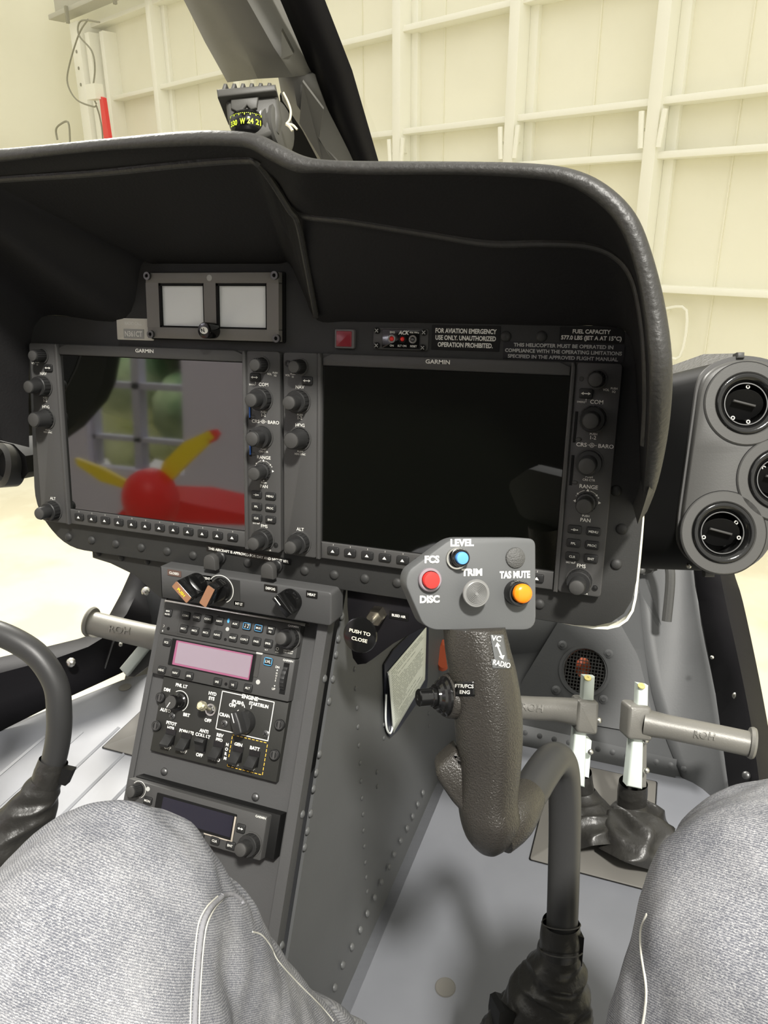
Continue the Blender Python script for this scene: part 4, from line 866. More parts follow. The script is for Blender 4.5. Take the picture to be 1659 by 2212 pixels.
a, b = sp(*c4(1082, 950)); k_ = key(S, a, b, .0088, .0072, ap, 'LVL', .0026); m_ = MB(S); m_.line(rrect(a-.0041, a+.0041, b-.0034, b+.0034, .001), .0006, .0018, close=True); obj('blue_outline', m_, M_LBLUE, k_)
a, b = sp(*c4(1215, 1100)); a += .0008
m_ = MB(S); m_.box(a-.0030, a+.0030, b-.0150, b+.0150, 0, .0005); w_h = obj('thumbwheel_slot', m_, M_BLACK, ap)
wf = Fr(S.p(a-.0022, b, -.009), S.y, S.n); m_ = MB(wf)
gear = []
for i in range(48): r = .0150-(.0006 if i % 2 else 0); t_ = 2*PI*i/48; gear.append((r*math.cos(t_), r*math.sin(t_)))
m_.poly(gear, 0, .0044, .0003); obj('thumbwheel', m_, M_KNOB, ap)
a, b = sp(*c4(975, 985)); m_ = MB(S); m_.rbox(a-.0030, a+.0030, b-.0112, b+.0112, 0, .0006, .0006); obj('usb_door', m_, M_CAP, ap)
a, b = sp(*c4(1000, 880)); m_ = MB(S); m_.rbox(a-.0035, a+.0035, b-.0005, b+.0012, 0, .0010, .0005); obj('usb_latch', m_, M_GREYPR, ap)
for x, y, r, m in ((697, 1152, .0017, M_BLACK), (984, 1134, .0024, M_GREYPR)):
    a, b = sp(*c4(x, y)); m_ = MB(S); m_.lathe([(r, 0), (r*.9, .0003)], a, b, 16); obj('pin_hole' if m is M_BLACK else 'light_sensor', m_, m, ap)
mk = MB(S); a, b = sp(*c4(1255, 942)); mk.text('GARMIN', a, b, .0019, w=.0110); a, b = sp(*c4(1160, 1000)); mk.text('DN', a, b, .0021); a2, b2 = sp(*c4(1125, 1195)); mk.text('UP', a2, b2, .0021)
a3 = (a+a2)/2+.0004; mk.tri(a3, b-.0030, .0010, 90); mk.tri(a3, b2+.0030, .0010, -90)
for i, ch in enumerate('NOSE'): mk.text(ch, a3, b-.0058-i*.0024, .0016)
obj('lettering', mk, M_WHITE, ap, smooth=False)
# ---- switch panel
SW = Fr(S.p(0, 0, -.0035), S.x, S.y)
c5 = lambda x, y: (x/4.366+300, y/4.366+1480)
swp = thing('switch_panel', 'black switch panel with engine selector and six rocker switches below the autopilot', 'switch panel', SW.p(.08, -.16, -.01))
tlx, tly = SW.px(*c5(155, -30)); 
cr_ = [SW.px(*c5(*p)) for p in ((105, 612), (1290, 925), (1415, 170))]
a0, a1 = cr_[0][0], cr_[1][0]; b0_ = (cr_[0][1]+cr_[1][1])/2; b1_ = B0-.0006
print('switch panel', cr_, tlx)
mb = MB(SW); mb.box(a0, a1, b0_, b1_, -.008, 0, .0006); obj('plate', mb, mat('switch_panel_black', (.022, .022, .020), .5, spec=.35, bump=(900, .15, .0003)), swp)
def s5(x, y, c=0): return SW.px(*c5(x, y), c)
mk = MB(SW)
def tx(t_, x, y, h, w=None): a, b = s5(x, y); mk.text(t_, a, b, h, .0004, w=w, bold=.042)
H = .0031
for t_, x, y in (('PNL LT', 405, 5), ('DIM', 268, 43), ('AUTO', 252, 236), ('BRT', 452, 280), ('HYD', 697, 80), ('SYS', 688, 125), ('OFF', 653, 332), ('ENGINE', 1050, 117), ('(PUSH)', 935, 162), ('OFF', 885, 190), ('START/RUN', 1132, 186), ('CRANK', 825, 285), ('PITOT', 310, 360), ('HTR', 305, 405), ('POSN LTS', 452, 440), ('ANTI', 615, 432), ('COLL LT', 605, 475), ('REV', 768, 472), ('PFD', 760, 516), ('MFD', 730, 700), ('OFF', 272, 588), ('OFF', 422, 622), ('OFF', 573, 658), ('GEN', 940, 560), ('BATT', 1095, 596), ('OFF', 908, 748), ('OFF', 1062, 788)):
    tx(t_, x, y, H*(1.15 if t_ == 'ENGINE' else 1), .0215 if t_ == 'START/RUN' else (.0170 if t_ in ('POSN LTS',) else None))
for i, ch in enumerate('NORM'): tx(ch, 836-i*7, 560+i*43, .0028)
# engine box
pA, pB, pC, pD = s5(790, 60), s5(1275, 155), s5(1222, 528), s5(728, 408)
xA = (pA[0]+pD[0])/2; xB = (pB[0]+pC[0])/2; yA = (pA[1]+pB[1])/2; yD = (pC[1]+pD[1])/2
g0, g1 = s5(975, 110)[0], s5(1130, 120)[0]
mk.line([(g0, yA), (xA, yA), (xA, yD), (xB, yD), (xB, yA), (g1, yA)], .0009, .0004)
a, b = s5(385, 150); mk.ring(.0100, .0106, .0003, .0005, a, b, 30, t0=-1.0, t1=2.2); eng = s5(1000, 345)
mk.ring(.0128, .0134, .0003, .0005, *eng, 24, t0=2.3, t1=3.5)
mk.line([(eng[0]-.004, eng[1]+.0155), (eng[0]-.0028, eng[1]+.0135)], .0009, .0004); mk.line([(eng[0]+.0045, eng[1]+.0165), (eng[0]+.0042, eng[1]+.0138)], .0009, .0004)
obj('lettering', mk, M_WHITE, swp, smooth=False)
# dashed guard box around GEN / BATT
q0, q1, q2_, q3 = s5(885, 470), s5(1218, 545), s5(1165, 845), s5(835, 765)
xl_, xr2 = (q0[0]+q3[0])/2, (q1[0]+q2_[0])/2; yt, yb = (q0[1]+q1[1])/2, (q2_[1]+q3[1])/2
mk2 = MB(SW)
for i in range(9):
    x = xl_+(xr2-xl_)*(i+.1)/9
    for y in (yt, yb): mk2.line([(x, y), (x+(xr2-xl_)/9*.5, y)], .0007, .0004)
for i in range(7):
    y = yb+(yt-yb)*(i+.1)/7
    for x in (xl_, xr2): mk2.line([(x, y), (x, y+(yt-yb)/7*.5)], .0007, .0004)
obj('dashed_outline', mk2, mat('amber_print', (.75, .45, .06), .6), swp, smooth=False)
# dim knob
f = SW.at(*s5(385, 150)); mb = MB(f); mb.lathe([(.0088, 0), (.0086, .003), (.0070, .004), (.0070, .0150), (.0066, .0158)], seg=28); kb = obj('dimmer_knob', mb, M_GLOSSBLK, swp)
mb = MB(f); mb.lathe([(.0064, .0158), (.0063, .0162)], seg=24); obj('cap', mb, M_CAP, kb); mb = MB(f.rot(-28)); mb.line([(0, -.0005), (0, -.0060)], .0008, .0166); obj('pointer_line', mb, M_WHITE, kb)
# hydraulic toggle
f = SW.at(*s5(680, 232)); mb = MB(f); mb.ring(.0042, .0060, 0, .0012, seg=24); nutp = obj('toggle_collar', mb, M_STEEL, swp)
mb = MB(f); mb.lathe([(.0044, 0), (.0040, .003), (.0030, .0032)], seg=6); obj('toggle_nut', mb, M_DSTEEL, nutp)
tf = axfr(f.p(0, 0, .002), f.p(-.0010, .006, .020)); mb = MB(tf); mb.lathe([(.0016, 0), (.0022, .009), (.0046, .013), (.0050, .0155), (.0044, .0185), (.0028, .0198)], seg=20); obj('toggle_lever', mb, M_BRASS if False else mat('pale_gold_tip', (.75, .70, .50), .2, metal=.8), nutp)
# engine knob
f = SW.at(*eng).rot(28); mb = MB(f); mb.lathe([(.0118, 0), (.0118, .004), (.0112, .006), (.0108, .009)], seg=36); kb = obj('engine_selector', mb, M_KNOB, swp)
mb = MB(f); mb.poly(round_poly([(-.0048, -.0112), (.0048, -.0112), (.0052, .0), (.0042, .0112), (-.0042, .0112), (-.0052, 0)], .0025), .003, .0195, .0016); obj('selector_bar', mb, M_KNOB, kb); mb = MB(f); mb.line([(-.0005, .0015), (-.0005, .0098)], .0009, .0198); obj('pointer_line', mb, M_WHITE, kb)
for i, (x, y) in enumerate(((297, 485), (442, 520), (592, 560), (748, 602), (930, 648), (1085, 690))):
    a, b = s5(x, y); m_ = MB(SW); m_.box(a-.0058, a+.0058, b-.0075, b+.0075, 0, .0008); hs_ = obj('switch_housing', m_, M_GLOSSBLK, swp)
    up_ = i == 2
    m_ = MB(Fr(SW.p(a, b, .0), SW.y, SW.n)); bat = [(.0022, .0008), (.0018, .0026), (-.0030, .0062), (-.0068, .0100), (-.0092, .0094), (-.0088, .0070), (-.0062, .0008)] if not up_ else [(.0065, .0008), (.0060, .0060), (.0035, .0075), (.0, .004), (-.0060, .0030), (-.0062, .0008)]
    m_.poly(bat, -.0050, .0050, .0004); obj('switch_paddle', m_, M_KEY, hs_)
for x, y, m in ((315, 292, M_DSTEEL), (808, 362, M_DSTEEL), (1198, 460, M_DSTEEL)):
    a, b = s5(x, y); m_ = MB(SW); m_.lathe([(.0036, 0), (.0036, .0008), (.0022, .0016)], a, b, 16); s_ = obj('screw', m_, m, swp); m_ = MB(SW); m_.line([(a-.0015, b-.0015), (a+.0015, b+.0015)], .0006, .0018); m_.line([(a-.0015, b+.0015), (a+.0015, b-.0015)], .0006, .0018); obj('slot', m_, M_BLACK, s_)
for x, y in ((175, 382), (1335, 372), (1287, 655), (212, 115)):
    a, b = s5(x, y); m_ = MB(SW); m_.lathe([(.0052, 0), (.0052, .0028), (.0046, .0034)], a, b, 24); s_ = obj('quarter_turn_fastener', m_, M_KEY, swp); m_ = MB(SW); m_.ring(.0034, .0039, .0034, .0037, a, b, 24); m_.box(a-.0009, a+.0009, b-.0036, b+.0036, .0030, .0038); obj('slot', m_, M_BEZEL, s_)
# ---- com radio at the bottom
c6 = lambda x, y: (x/2.07375, y/2.07375+1650)
RF = Fr(S.p(0, 0, .012), S.x, S.y)
cr6 = [RF.px(*p) for p in ((277, 1683), (578, 1762), (562, 1859), (267, 1760))]
print('radio', cr6)
ra = thing('radio_unit', 'slim radio unit with dark blank window, lowest in the console above the knee', 'radio', RF.p(.08, -.21, -.03))
ra0, ra1 = RF.px(277, 1683)[0], RF.px(578, 1762)[0]; rb1 = (cr6[0][1]+cr6[1][1])/2; rb0 = rb1-.0400
mb = MB(RF); mb.rbox(ra0, ra1, rb0, rb1, -.030, 0, .0015, .0006); obj('faceplate', mb, M_DEV, ra)
mb = MB(RF); mb.box(ra0+.002, ra1+.009, rb0+.001, rb1+.0015, -.030, -.009, .0005); obj('tray', mb, M_BLACK, ra)
def s6(x, y): return RF.px(*c5(x, y))
a0, b0_ = s6(150, 985); a1, b1_ = s6(905, 1420); wy0, wy1 = rb1-.0320+.0020, rb1-.0055
a0 = s6(165, 1080)[0]; a1 = s6(915, 1300)[0]
mb = MB(RF); mb.rbox(a0, a1, wy0, wy1, 0, .0008, .001); obj('window_surround', mb, M_BLACK, ra)
mb = MB(RF); mb.rbox(a0+.008, a1-.003, wy0+.003, wy1-.002, .0008, .0012, .0006); obj('blank_window', mb, M_DLCD, ra)
mb = MB(RF); mb.box(a1-.0018, a1, wy0, wy1-.002, .0004, .0014, .0002); mb.box(a0-.001, a1, wy0-.0008, wy0+.0004, .0004, .0012, .0002); obj('light_edge', mb, mat('worn_metal_edge', (.35, .31, .26), .4), ra, label='worn bright edge of the radio window')
for x, y, t_ in ((88, 1088, 'MON'), (125, 1275, 'COM'), (258, 1318, 'MEM'), (392, 1368, 'ICS'), (577, 1418, 'FUNC'), (722, 1465, 'CLR'), (868, 1510, 'ENT')):
    a, b = s6(x, y); key(RF, a, b, .0098, .0075, ra, t_, .0021)
a, b = s6(965, 1350); k_ = key(RF, a, b, .0092, .0082, ra); m_ = MB(RF); m_.arrow(a-.0030, b, a+.0030, b, .0006, .0020, True, .0018); obj('legend', m_, M_WHITE, k_)
a, b = s6(1062, 1500); knob(RF, a, b, 'dual', ra); a, b = s6(0, 985); knob(RF, a, b, 'small', ra)
mk = MB(RF); a, b = s6(1150, 1245); mk.text('GARMIN', a, b, .0020, w=.0110); a, b = s6(1097, 1418); mk.text('TUNE', a, b, .0018); a, b = s6(20, 915); mk.text('SQ', a, b, .0016); a, b = s6(0, 1055); mk.text('VOL', a, b, .0015); a, b = s6(0, 985); mk.ring(.0080, .0084, .0003, .0005, a, b, 24, t0=-1, t1=2.5)
obj('lettering', mk, M_WHITE, ra, smooth=False)
for x, y, r, m in ((488, 1400, .0018, M_BLACK), (85, 980, .0023, M_GREYPR)):
    a, b = s6(x, y); m_ = MB(RF); m_.lathe([(r, 0), (r*.9, .0003)], a, b, 16); obj('pin_hole' if m is M_BLACK else 'light_sensor', m_, m, ra)
# ---- bleed air bracket
BF = Fr((0, .018, 0)); bb = thing('bleed_air_control', 'black gusset with round PUSH TO CLOSE knob and brass nut right of the console', 'valve control', (.08, .0, -.27))
mb = MB(BF); mb.poly([BF.px(*p) for p in ((750, 1272), (750, 1310), (758, 1400), (762, 1422), (772, 1436), (790, 1434), (805, 1424), (850, 1390), (905, 1360), (960, 1345), (1020, 1340), (1020, 1290), (880, 1280))], -.003, 0, .0005); obj('gusset', mb, M_FRAME, bb)
a, b = BF.px(818, 1325); nf = BF.at(a, b); tip = dep(778, 1372, (((nf.o-CC) @ CR)[2]*-1)-.045)
nx = axfr(nf.o, tip); L_ = (V(tip)-nf.o).length
mb = MB(nx); mb.lathe([(.0085, .0), (.0085, .011), (.0075, .013), (.0045, .013)], seg=6); obj('hex_nut', mb, mat('nickel_nut', (.50, .46, .38), .3, metal=1), bb)
mb = MB(nx); mb.lathe([(.0026, .01), (.0026, L_)], seg=16); obj('shaft', mb, M_STEEL, bb)
kf = Fr(tip, (1, 0, -.06), (0, .15, 1)); mb = MB(kf); mb.lathe([(.006, -.006), (.0150, -.003), (.0160, -.0005), (.0155, .0012), (.0140, .0016)], seg=40); kb = obj('pull_knob', mb, M_GLOSSBLK, bb)
mb = MB(kf); mb.text('PUSH TO', 0, .0030, .0030, .0019, w=.0200, bold=.02); mb.text('CLOSE', .0005, -.0035, .0030, .0019, w=.0150, bold=.02); obj('lettering', mb, mat('cream_print', (.75, .70, .55), .6), kb, smooth=False)
lab(BF, 862, 1330, .0190, .0075, 'BLEED AIR', 'small black BLEED AIR label beside the brass nut')
# ================================================ CYCLIC CONTROL (pilot side)
from mathutils.bvhtree import BVHTree
def bvh(*mbs):
    vs = []; fs = []
    for m in mbs: n = len(vs); vs += m.v; fs += [tuple(i+n for i in q) for q in m.q]
    return BVHTree.FromPolygons(vs, fs)
def onto(tree, x, y, off=.0004):
    d = ray(x, y).normalized(); h = tree.ray_cast(CC, d)
    return None if h[0] is None else h[0]-d*off
def wtext(mb, tree, t_, cx, cy, h, w=None, ang=0, off=.0006, bold=.02):  # lettering lying on a curved surface
    vs, fs = glyphs(t_, bold); x0 = min(q.x for q in vs); x1 = max(q.x for q in vs); k = h/.7; kx = k if w is None else w/(x1-x0); ca, sa = math.cos(ang), math.sin(ang)
    P = []
    for q in vs:
        a = (q.x-(x0+x1)/2)*kx; b = -(q.y*k-h/2); p = onto(tree, cx+a*ca-b*sa, cy+a*sa+b*ca, off); P.append(p)
    if any(p is None for p in P):
        print('text miss', t_); return
    mb.addw(P, fs)
cy_ = thing('cyclic_stick', 'black pilot cyclic stick with grey switch plate and curved tube between the knees', 'control stick', dep(1215, 2260, .63))
X_, Y_, Z_ = CR @ V((1, 0, 0)), CR @ V((0, 1, 0)), CR @ V((0, 0, 1))
th = math.radians(13)
CP = Fr(dep(1012, 1262, .475), X_*math.cos(th)-Z_*math.sin(th), Y_)
po = [(977, 1162), (1123, 1162), (1157, 1164), (1158, 1361), (936, 1361), (914, 1349), (876, 1262), (882, 1233)]
pts = round_poly([CP.px(*p) for p in po], [.006, .004, .009, .009, .005, .009, .009, .006])
mb = MB(CP); mb.poly(pts, -.016, 0, .0007); pt = obj('switch_plate', mb, M_PLATE, cy_)
def cpx(x, y): return CP.px(x, y)
def button(x, y, col, cr, ch, rr2, rh, ringm, nm, lb, extra=None):
    f = CP.at(*cpx(x, y)); m_ = MB(f); m_.lathe([(rr2, 0), (rr2, rh*.8), (rr2-.0006, rh), (cr+.0006, rh), (cr+.0005, rh-.002)], seg=32); c_ = obj('button_collar', m_, ringm, cy_)
    m_ = MB(f); m_.lathe([(cr, rh*.5), (cr, ch-.0012), (cr*.92, ch-.0003), (cr*.6, ch), (.0004, ch)], seg=32); obj(nm, m_, col, c_); return c_
button(989, 1204, M_BLUE, .0040, .0100, .0058, .0078, M_GLOSSBLK, 'button_cap', '')
f = CP.at(*cpx(985, 1206)); m_ = MB(f); m_.ring(.0058, .0068, 0, .0022, seg=32); obj('nut', m_, M_STEEL, cy_)
button(927, 1252, M_RED, .0053, .0070, .0074, .0036, M_MAUVE, 'button_cap', '')
f = CP.at(*cpx(1113, 1205)); m_ = MB(f); m_.lathe([(.0068, 0), (.0064, .0012), (.0045, .0022), (.0004, .0026)], seg=28); obj('blanking_plug', m_, mat('textured_grey_plug', (.075, .075, .072), .5, bump=(1200, .8, .0008)), cy_)
button(1114, 1280, M_BLACK, .0060, .0075, .0082, .0080, M_GLOSSBLK, 'button_base', '')
f = CP.at(*cpx(1117, 1279)); m_ = MB(f); m_.lathe([(.0062, .0060), (.0062, .0095)]+[(.0062*math.cos(q), .0095+.0026*math.sin(q)) for q in (.3, .6, .9, 1.2, 1.5)], seg=32); obj('button_cap', m_, M_ORANGE, cy_, label='orange button cap')
f = CP.at(*cpx(1017, 1278)); m_ = MB(f); m_.lathe([(.0030, 0), (.0030, .009)], seg=16); hs_ = obj('trim_stem', m_, M_BLACK, cy_)
prof = [(.0040, .0085), (.0086, .0092), (.0088, .0100), (.0084, .0108), (.0074, .0108)]
for i in range(7): r = .0068-i*.0009; prof += [(r, .0112+i*.0001), (r-.00045, .0106+i*.0001)]
prof += [(.0003, .0113)]
m_ = MB(f); m_.lathe(prof, seg=40); obj('trim_hat', m_, M_CLEARG, hs_)
mk = MB(CP)
for t_, x, y, w_ in (('LEVEL', 998, 1172, 52), ('FCS', 933, 1208, 32), ('TRIM', 1019, 1236, 46), ('TAS MUTE', 1112, 1241, 70), ('DISC', 928, 1294, 43)):
    a, b = cpx(x, y); mk.text(t_, a, b, .0042, .0003, w=w_*.475/1620*1.02, bold=.05)
obj('lettering', mk, M_WHITE, cy_, smooth=False)
# grip body
gst = [(1352, 958, 1090, .487), (1362, 958, 1092, .487), (1400, 961, 1101, .488), (1450, 968, 1114, .490), (1520, 978, 1125, .492), (1591, 984, 1127, .494), (1657, 990, 1123, .496), (1723, 989, 1116, .498), (1763, 993, 1122, .499), (1798, 1003, 1113, .50), (1822, 1019, 1097, .50), (1838, 1036, 1080, .50), (1846, 1052, 1066, .50)]
G_ = [smooth_path([V((g[1], g[2], g[3]*1000)) for g in gst], 4), smooth_path([V((g[0], 0, 0)) for g in gst], 4)]
rows = []
for g, yy in zip(*G_):
    l, r, d = g.x, g.y, g.z/1000; y = yy.x; hw = (r-l)/2*d/CF; c = dep((l+r)/2, y, d)
    row = []
    for k in range(33):
        q = 2*PI*k/32; ca, sa = math.cos(q), math.sin(q); e_ = .86
        a = hw*math.copysign(abs(ca)**e_, ca); b = hw*1.15*math.copysign(abs(sa)**e_, sa)
        if sa > 0: b += hw*.14*max(0, 1-abs(ca-.1)*2.2)
        row.append(c+X_*a+Z_*b)
    rows.append(row)
rows.append([sum(rows[-1][:-1], V((0, 0, 0)))/32-Y_*.0008]*33); rows.insert(0, [sum(rows[0][:-1], V((0, 0, 0)))/32]*33)
gmb = MB(); gmb.loft(rows); gr = obj('grip', gmb, M_GRIP, cy_, angle=80)
# trigger shelf
Pf = Fr(dep(1000, 1680, .497), X_, Y_)
def pfx(x, y): return Pf.px(x, y)
lower = [(962, 1628), (984, 1609), (990, 1622), (1000, 1637), (1018, 1645), (1050, 1648), (1060, 1700), (1058, 1752), (1020, 1754), (996, 1745), (975, 1722), (945, 1678), (940, 1662), (943, 1646)]
lower = round_poly([pfx(*p) for p in lower], .003, 3)
mb = MB(Pf); mb.poly(lower, -.012, .0105, .0035); obj('finger_shelf', mb, M_GRIP, cy_, angle=60)
# side button housing
p0_ = dep(957, 1504, .487); axd = (X_*-.93+Y_*.03+Z_*.34).normalized(); p1_ = p0_-axd*.030
hf = axfr(p1_, p0_, Y_)
hmb = MB(hf); hmb.lathe([(.004, -.004), (.0115, .000), (.0142, .006), (.0150, .014), (.0150, .0245), (.0142, .0275), (.0125, .0285)], seg=40); hb_ = obj('button_housing', hmb, M_GRIP, cy_, angle=60)
mb = MB(hf); mb.lathe([(.0128, .0280), (.0128, .0300), (.0108, .0312), (.0106, .0330), (.0085, .0345), (.0080, .0360)], seg=36); obj('flange', mb, M_GLOSSBLK, hb_)
mb = MB(hf); mb.lathe([(.0062, .035), (.0062, .0385), (.0055, .0390), (.0056, .0470), (.0050, .0476), (.0022, .0476), (.0018, .0472)], seg=30); obj('push_button', mb, M_GLOSSBLK, hb_)
tree = bvh(gmb, hmb)
mb = MB(); 
def patch(x0, y0, x1, y1, dx=0, n=6, off=.0004):  # thin label lying on the grip
    m = MB(); m.loft([[onto(tree, x0+(x1-x0)*i/n+dx*j/n, y0+(y1-y0)*j/n, off) for i in range(n+1)] for j in range(n+1)]); return m
l1 = obj('label_tape', patch(982, 1472, 1024, 1504, 2), M_LABEL, hb_, smooth=True, solid=.0002)
wtext(mb, tree, 'FTR/FCS', 1003, 1482, 7.5, w=40, ang=.04, off=.0008); wtext(mb, tree, 'ENG', 1004, 1495, 7.5, w=22, ang=.04, off=.0008); obj('lettering', mb, M_WHITE, l1, smooth=False)
l2 = obj('label_tape', patch(1059, 1371, 1088, 1440, 12), M_PLATE, gr, solid=.0002)
l3 = obj('label_tape', patch(1061, 1424, 1102, 1444, 3), M_PLATE, gr, solid=.0002)
mb = MB(); wtext(mb, tree, 'VC', 1072, 1379, 11, w=21, ang=.12, off=.0009); wtext(mb, tree, 'RADIO', 1084, 1434, 11, w=38, ang=.22, off=.0009)
def wpoly(mb, pts):
    P = [onto(tree, *p, .0009) for p in pts]
    if all(P): mb.addw(P, [tuple(range(len(P)))])
wpoly(mb, [(1074, 1387), (1069, 1397), (1081, 1396)]); wpoly(mb, [(1073.5, 1396), (1077, 1396), (1085, 1416), (1081.5, 1417)]); wpoly(mb, [(1077.5, 1417.5), (1090, 1415), (1086.5, 1425)])
obj('lettering', mb, M_WHITE, l2, smooth=False)
# tube
tp_ = [(1070, 1792, .500), (1105, 1764, .508), (1140, 1719, .530), (1172, 1668, .553), (1196, 1640, .572), (1213, 1652, .588), (1219, 1700, .598), (1220, 1780, .606), (1218, 1880, .613), (1214, 2000, .622), (1208, 2100, .630)]
mb = MB(); mb.tube(smooth_path([dep(*p) for p in tp_], 6), .0128, 28); obj('curved_tube', mb, M_TUBE, cy_, angle=60)
mb = MB(); mb.tube(smooth_path([dep(*p) for p in tp_[:3]], 4), [.0170]*4+[.0168, .0160, .0150, .0140, .0130], 24); obj('tube_socket', mb, M_GRIP, cy_, angle=60)
bf_ = axfr(dep(1148, 1757, .523), dep(1158, 1757, .521)); mb = MB(bf_); mb.lathe([(.0055, -.006), (.0055, .0), (.0048, .0010), (.0048, .0035), (.0030, .0048)], seg=18); obj('clamp_bolt', mb, M_DSTEEL, cy_)
def wrinkle_loft(stations, seg=72, amp=.004, seed=0, freq=30, dirs=None):
    rows = []
    st_ = [smooth_path([V(s[0]) for s in stations], 14), smooth_path([V((s[1], s[2], 0)) for s in stations], 14)]
    n = len(st_[0])
    for i, (c, r) in enumerate(zip(*st_)):
        t = (st_[0][min(i+1, n-1)]-st_[0][max(i-1, 0)]).normalized(); u = X_-t*X_.dot(t); u.normalize(); w_ = t.cross(u); row = []
        for k in range(seg+1):
            q = 2*PI*(k % seg)/seg; d = u*math.cos(q)*r.x+w_*math.sin(q)*r.y; p = c+d
            nn = noise.noise(V((p.x*freq+seed, p.y*freq, p.z*freq*.5)))*amp+(.5-abs(noise.noise(V((p.x*freq*.9+9+seed, p.y*freq*.9, p.z*freq*2.2)))))*amp*1.5
            fade = min(1, i/14); row.append(p+d.normalized()*nn*fade)
        rows.append(row)
    m = MB(); m.loft(rows); return m
def ell(x, y, d, rx, ry=None): return (dep(x, y, d), rx, ry or rx)
mb = wrinkle_loft([ell(1212, 1992, .622, .0152), ell(1211, 2022, .624, .0165), ell(1210, 2052, .627, .0162)], amp=.0006); obj('boot_collar', mb, M_BOOT, cy_, angle=60)
mb = wrinkle_loft([ell(1210, 2050, .627, .0165), ell(1207, 2075, .630, .0185), ell(1198, 2120, .634, .024), ell(1178, 2180, .64, .033), ell(1165, 2240, .65, .042, .04), ell(1150, 2330, .67, .055)], amp=.006, seed=3); obj('leather_boot', mb, M_BOOT, cy_, angle=60)
for yy in (1995, 2052):
    mb = MB(); c_ = dep(1212, yy, .623); r = .0156 if yy == 1995 else .0172; mb.tube([c_+X_*math.cos(q)*r+(Z_*.98+Y_*.2).normalized()*math.sin(q)*r for q in [2*PI*i/40 for i in range(41)]], .0006, 6); obj('stitched_edge', mb, M_STITCH, cy_)
mb = MB(); mb.slab([dep(1250, 2022, .612), dep(1262, 2026, .612), dep(1257, 2088, .62), (dep(1250, 2084, .62))], Z_*-.010); obj('hook_strap', mb, M_BLACK, cy_)
# ================================================ CYCLIC (copilot side)
cc_ = thing('cyclic_stick', 'black copilot cyclic tube curving up at the far left into a leather boot', 'control stick', dep(0, 1900, .80))
mb = MB(); mb.tube(smooth_path([dep(*p) for p in ((-215, 1470, .80), (-190, 1410, .80), (-130, 1370, .80), (-60, 1360, .795), (0, 1369, .79), (78-3, 1411, .788), (119, 1474, .788), (128, 1541, .79), (125, 1600, .795), (112, 1660, .80))], 6), .0128, 26); obj('curved_tube', mb, M_TUBE, cc_, angle=60)
mb = wrinkle_loft([ell(116, 1643, .80, .0150), ell(108, 1668, .80, .0158), ell(98, 1694, .80, .0156)], amp=.0005); obj('boot_collar', mb, M_BOOT, cc_, angle=60)
mb = wrinkle_loft([ell(99, 1690, .80, .0158), ell(88, 1712, .80, .0185), ell(60, 1765, .80, .026), ell(10, 1840, .80, .034), ell(-60, 1940, .81, .045)], amp=.0045, seed=7); obj('leather_boot', mb, M_BOOT, cc_, angle=60)
mb = MB(); mb.slab([dep(134, 1660, .79), dep(156, 1665, .79), dep(141, 1698, .79), dep(124, 1693, .79)], Z_*-.012); obj('hook_strap', mb, M_BLACK, cc_)
mb = MB(); mb.tube(smooth_path([dep(*p) for p in ((-205, 1240, .80), (-212, 1330, .80), (-214, 1420, .80), (-208, 1520, .80), (-200, 1570, .80))], 4), [.017]*4+[.019]*8+[.017, .015, .012, .008, .004], 20); obj('grip', mb, M_GRIP, cc_, angle=60)
# ================================================ PEDALS
def pedal(label, block, topq, arm, bar, flange, d, mats, dark, txt, tpos):
    t = thing('rudder_pedal', label, 'pedal', dep(*arm[-1], d+.03))
    Q = Fr(dep(*block[0], d), X_, Y_)
    mb = MB(Q); mb.poly(round_poly([Q.px(*p) for p in block], .006), -.022, .012, .004); obj('clamp_block', mb, mats, t, angle=50)
    bm_ = MB(); P = smooth_path([dep(*p) for p in bar], 4); R_ = .0165*d/1.03
    n_ = len(P); bm_.tube(P, [R_*(1.15-.15*min(1, i/4)) for i in range(n_)], 26); br = obj('foot_bar', bm_, mats, t, angle=60)
    if flange:
        e = P[-1]; dr = (P[-1]-P[-2]).normalized(); ff = axfr(e, e+dr); mb = MB(ff); mb.lathe([(R_*1.2, -.004), (R_*1.28, .0), (R_*1.2, .003), (R_*.6, .0042)], seg=28, b=.002); obj('end_flange', mb, mats, t)
    mb = MB(Q); mb.poly([Q.px(*p) for p in topq], -.010, .004, .002); a_ = obj('arm_tip', mb, M_ANOD, t)
    tc_ = ((topq[0][0]+topq[1][0])/2, topq[0][1]+2); ff = Fr(dep(*tc_, d-.004), X_, -Z_*.6+Y_*.8); mb = MB(Fr(dep(tc_[0]-2, tc_[1]+4, d-.005), X_, Y_*.5-Z_*.6)); mb.lathe([(.0052, 0), (.0048, .0012), (.0018, .0012), (.0016, .0006)], seg=18); obj('yellow_cap', mb, M_BRASS, a_)
    A = Fr(dep(*arm[0], d+.004), X_, Y_)
    mb = MB(A); mb.poly([A.px(*p) for p in arm], -.016, .004, .0025); obj('pedal_arm', mb, M_ANOD, t)
    if txt:
        tr2 = bvh(bm_); mb = MB(); wtext(mb, tr2, txt, *tpos, 16, w=46, ang=tpos_ang, off=.0010, bold=.01); obj('cast_lettering', mb, mats, t, smooth=False, solid=.0012, label='raised cast letters')
    return t
tpos_ang = .13
p2t = pedal('right pilot rudder pedal, bar pointing right to the black frame', [(1353, 1519), (1402, 1523), (1404, 1597), (1348, 1592)], [(1376, 1476), (1399, 1480), (1398, 1530), (1374, 1528)], [(1366, 1572), (1389, 1576), (1386, 1704), (1353, 1697)], [(1392, 1560, 1.03), (1440, 1570, 1.02), (1530, 1588, 1.005), (1624, 1608, .99)], True, 1.03, M_CAST, False, 'ROH', (1522, 1588))
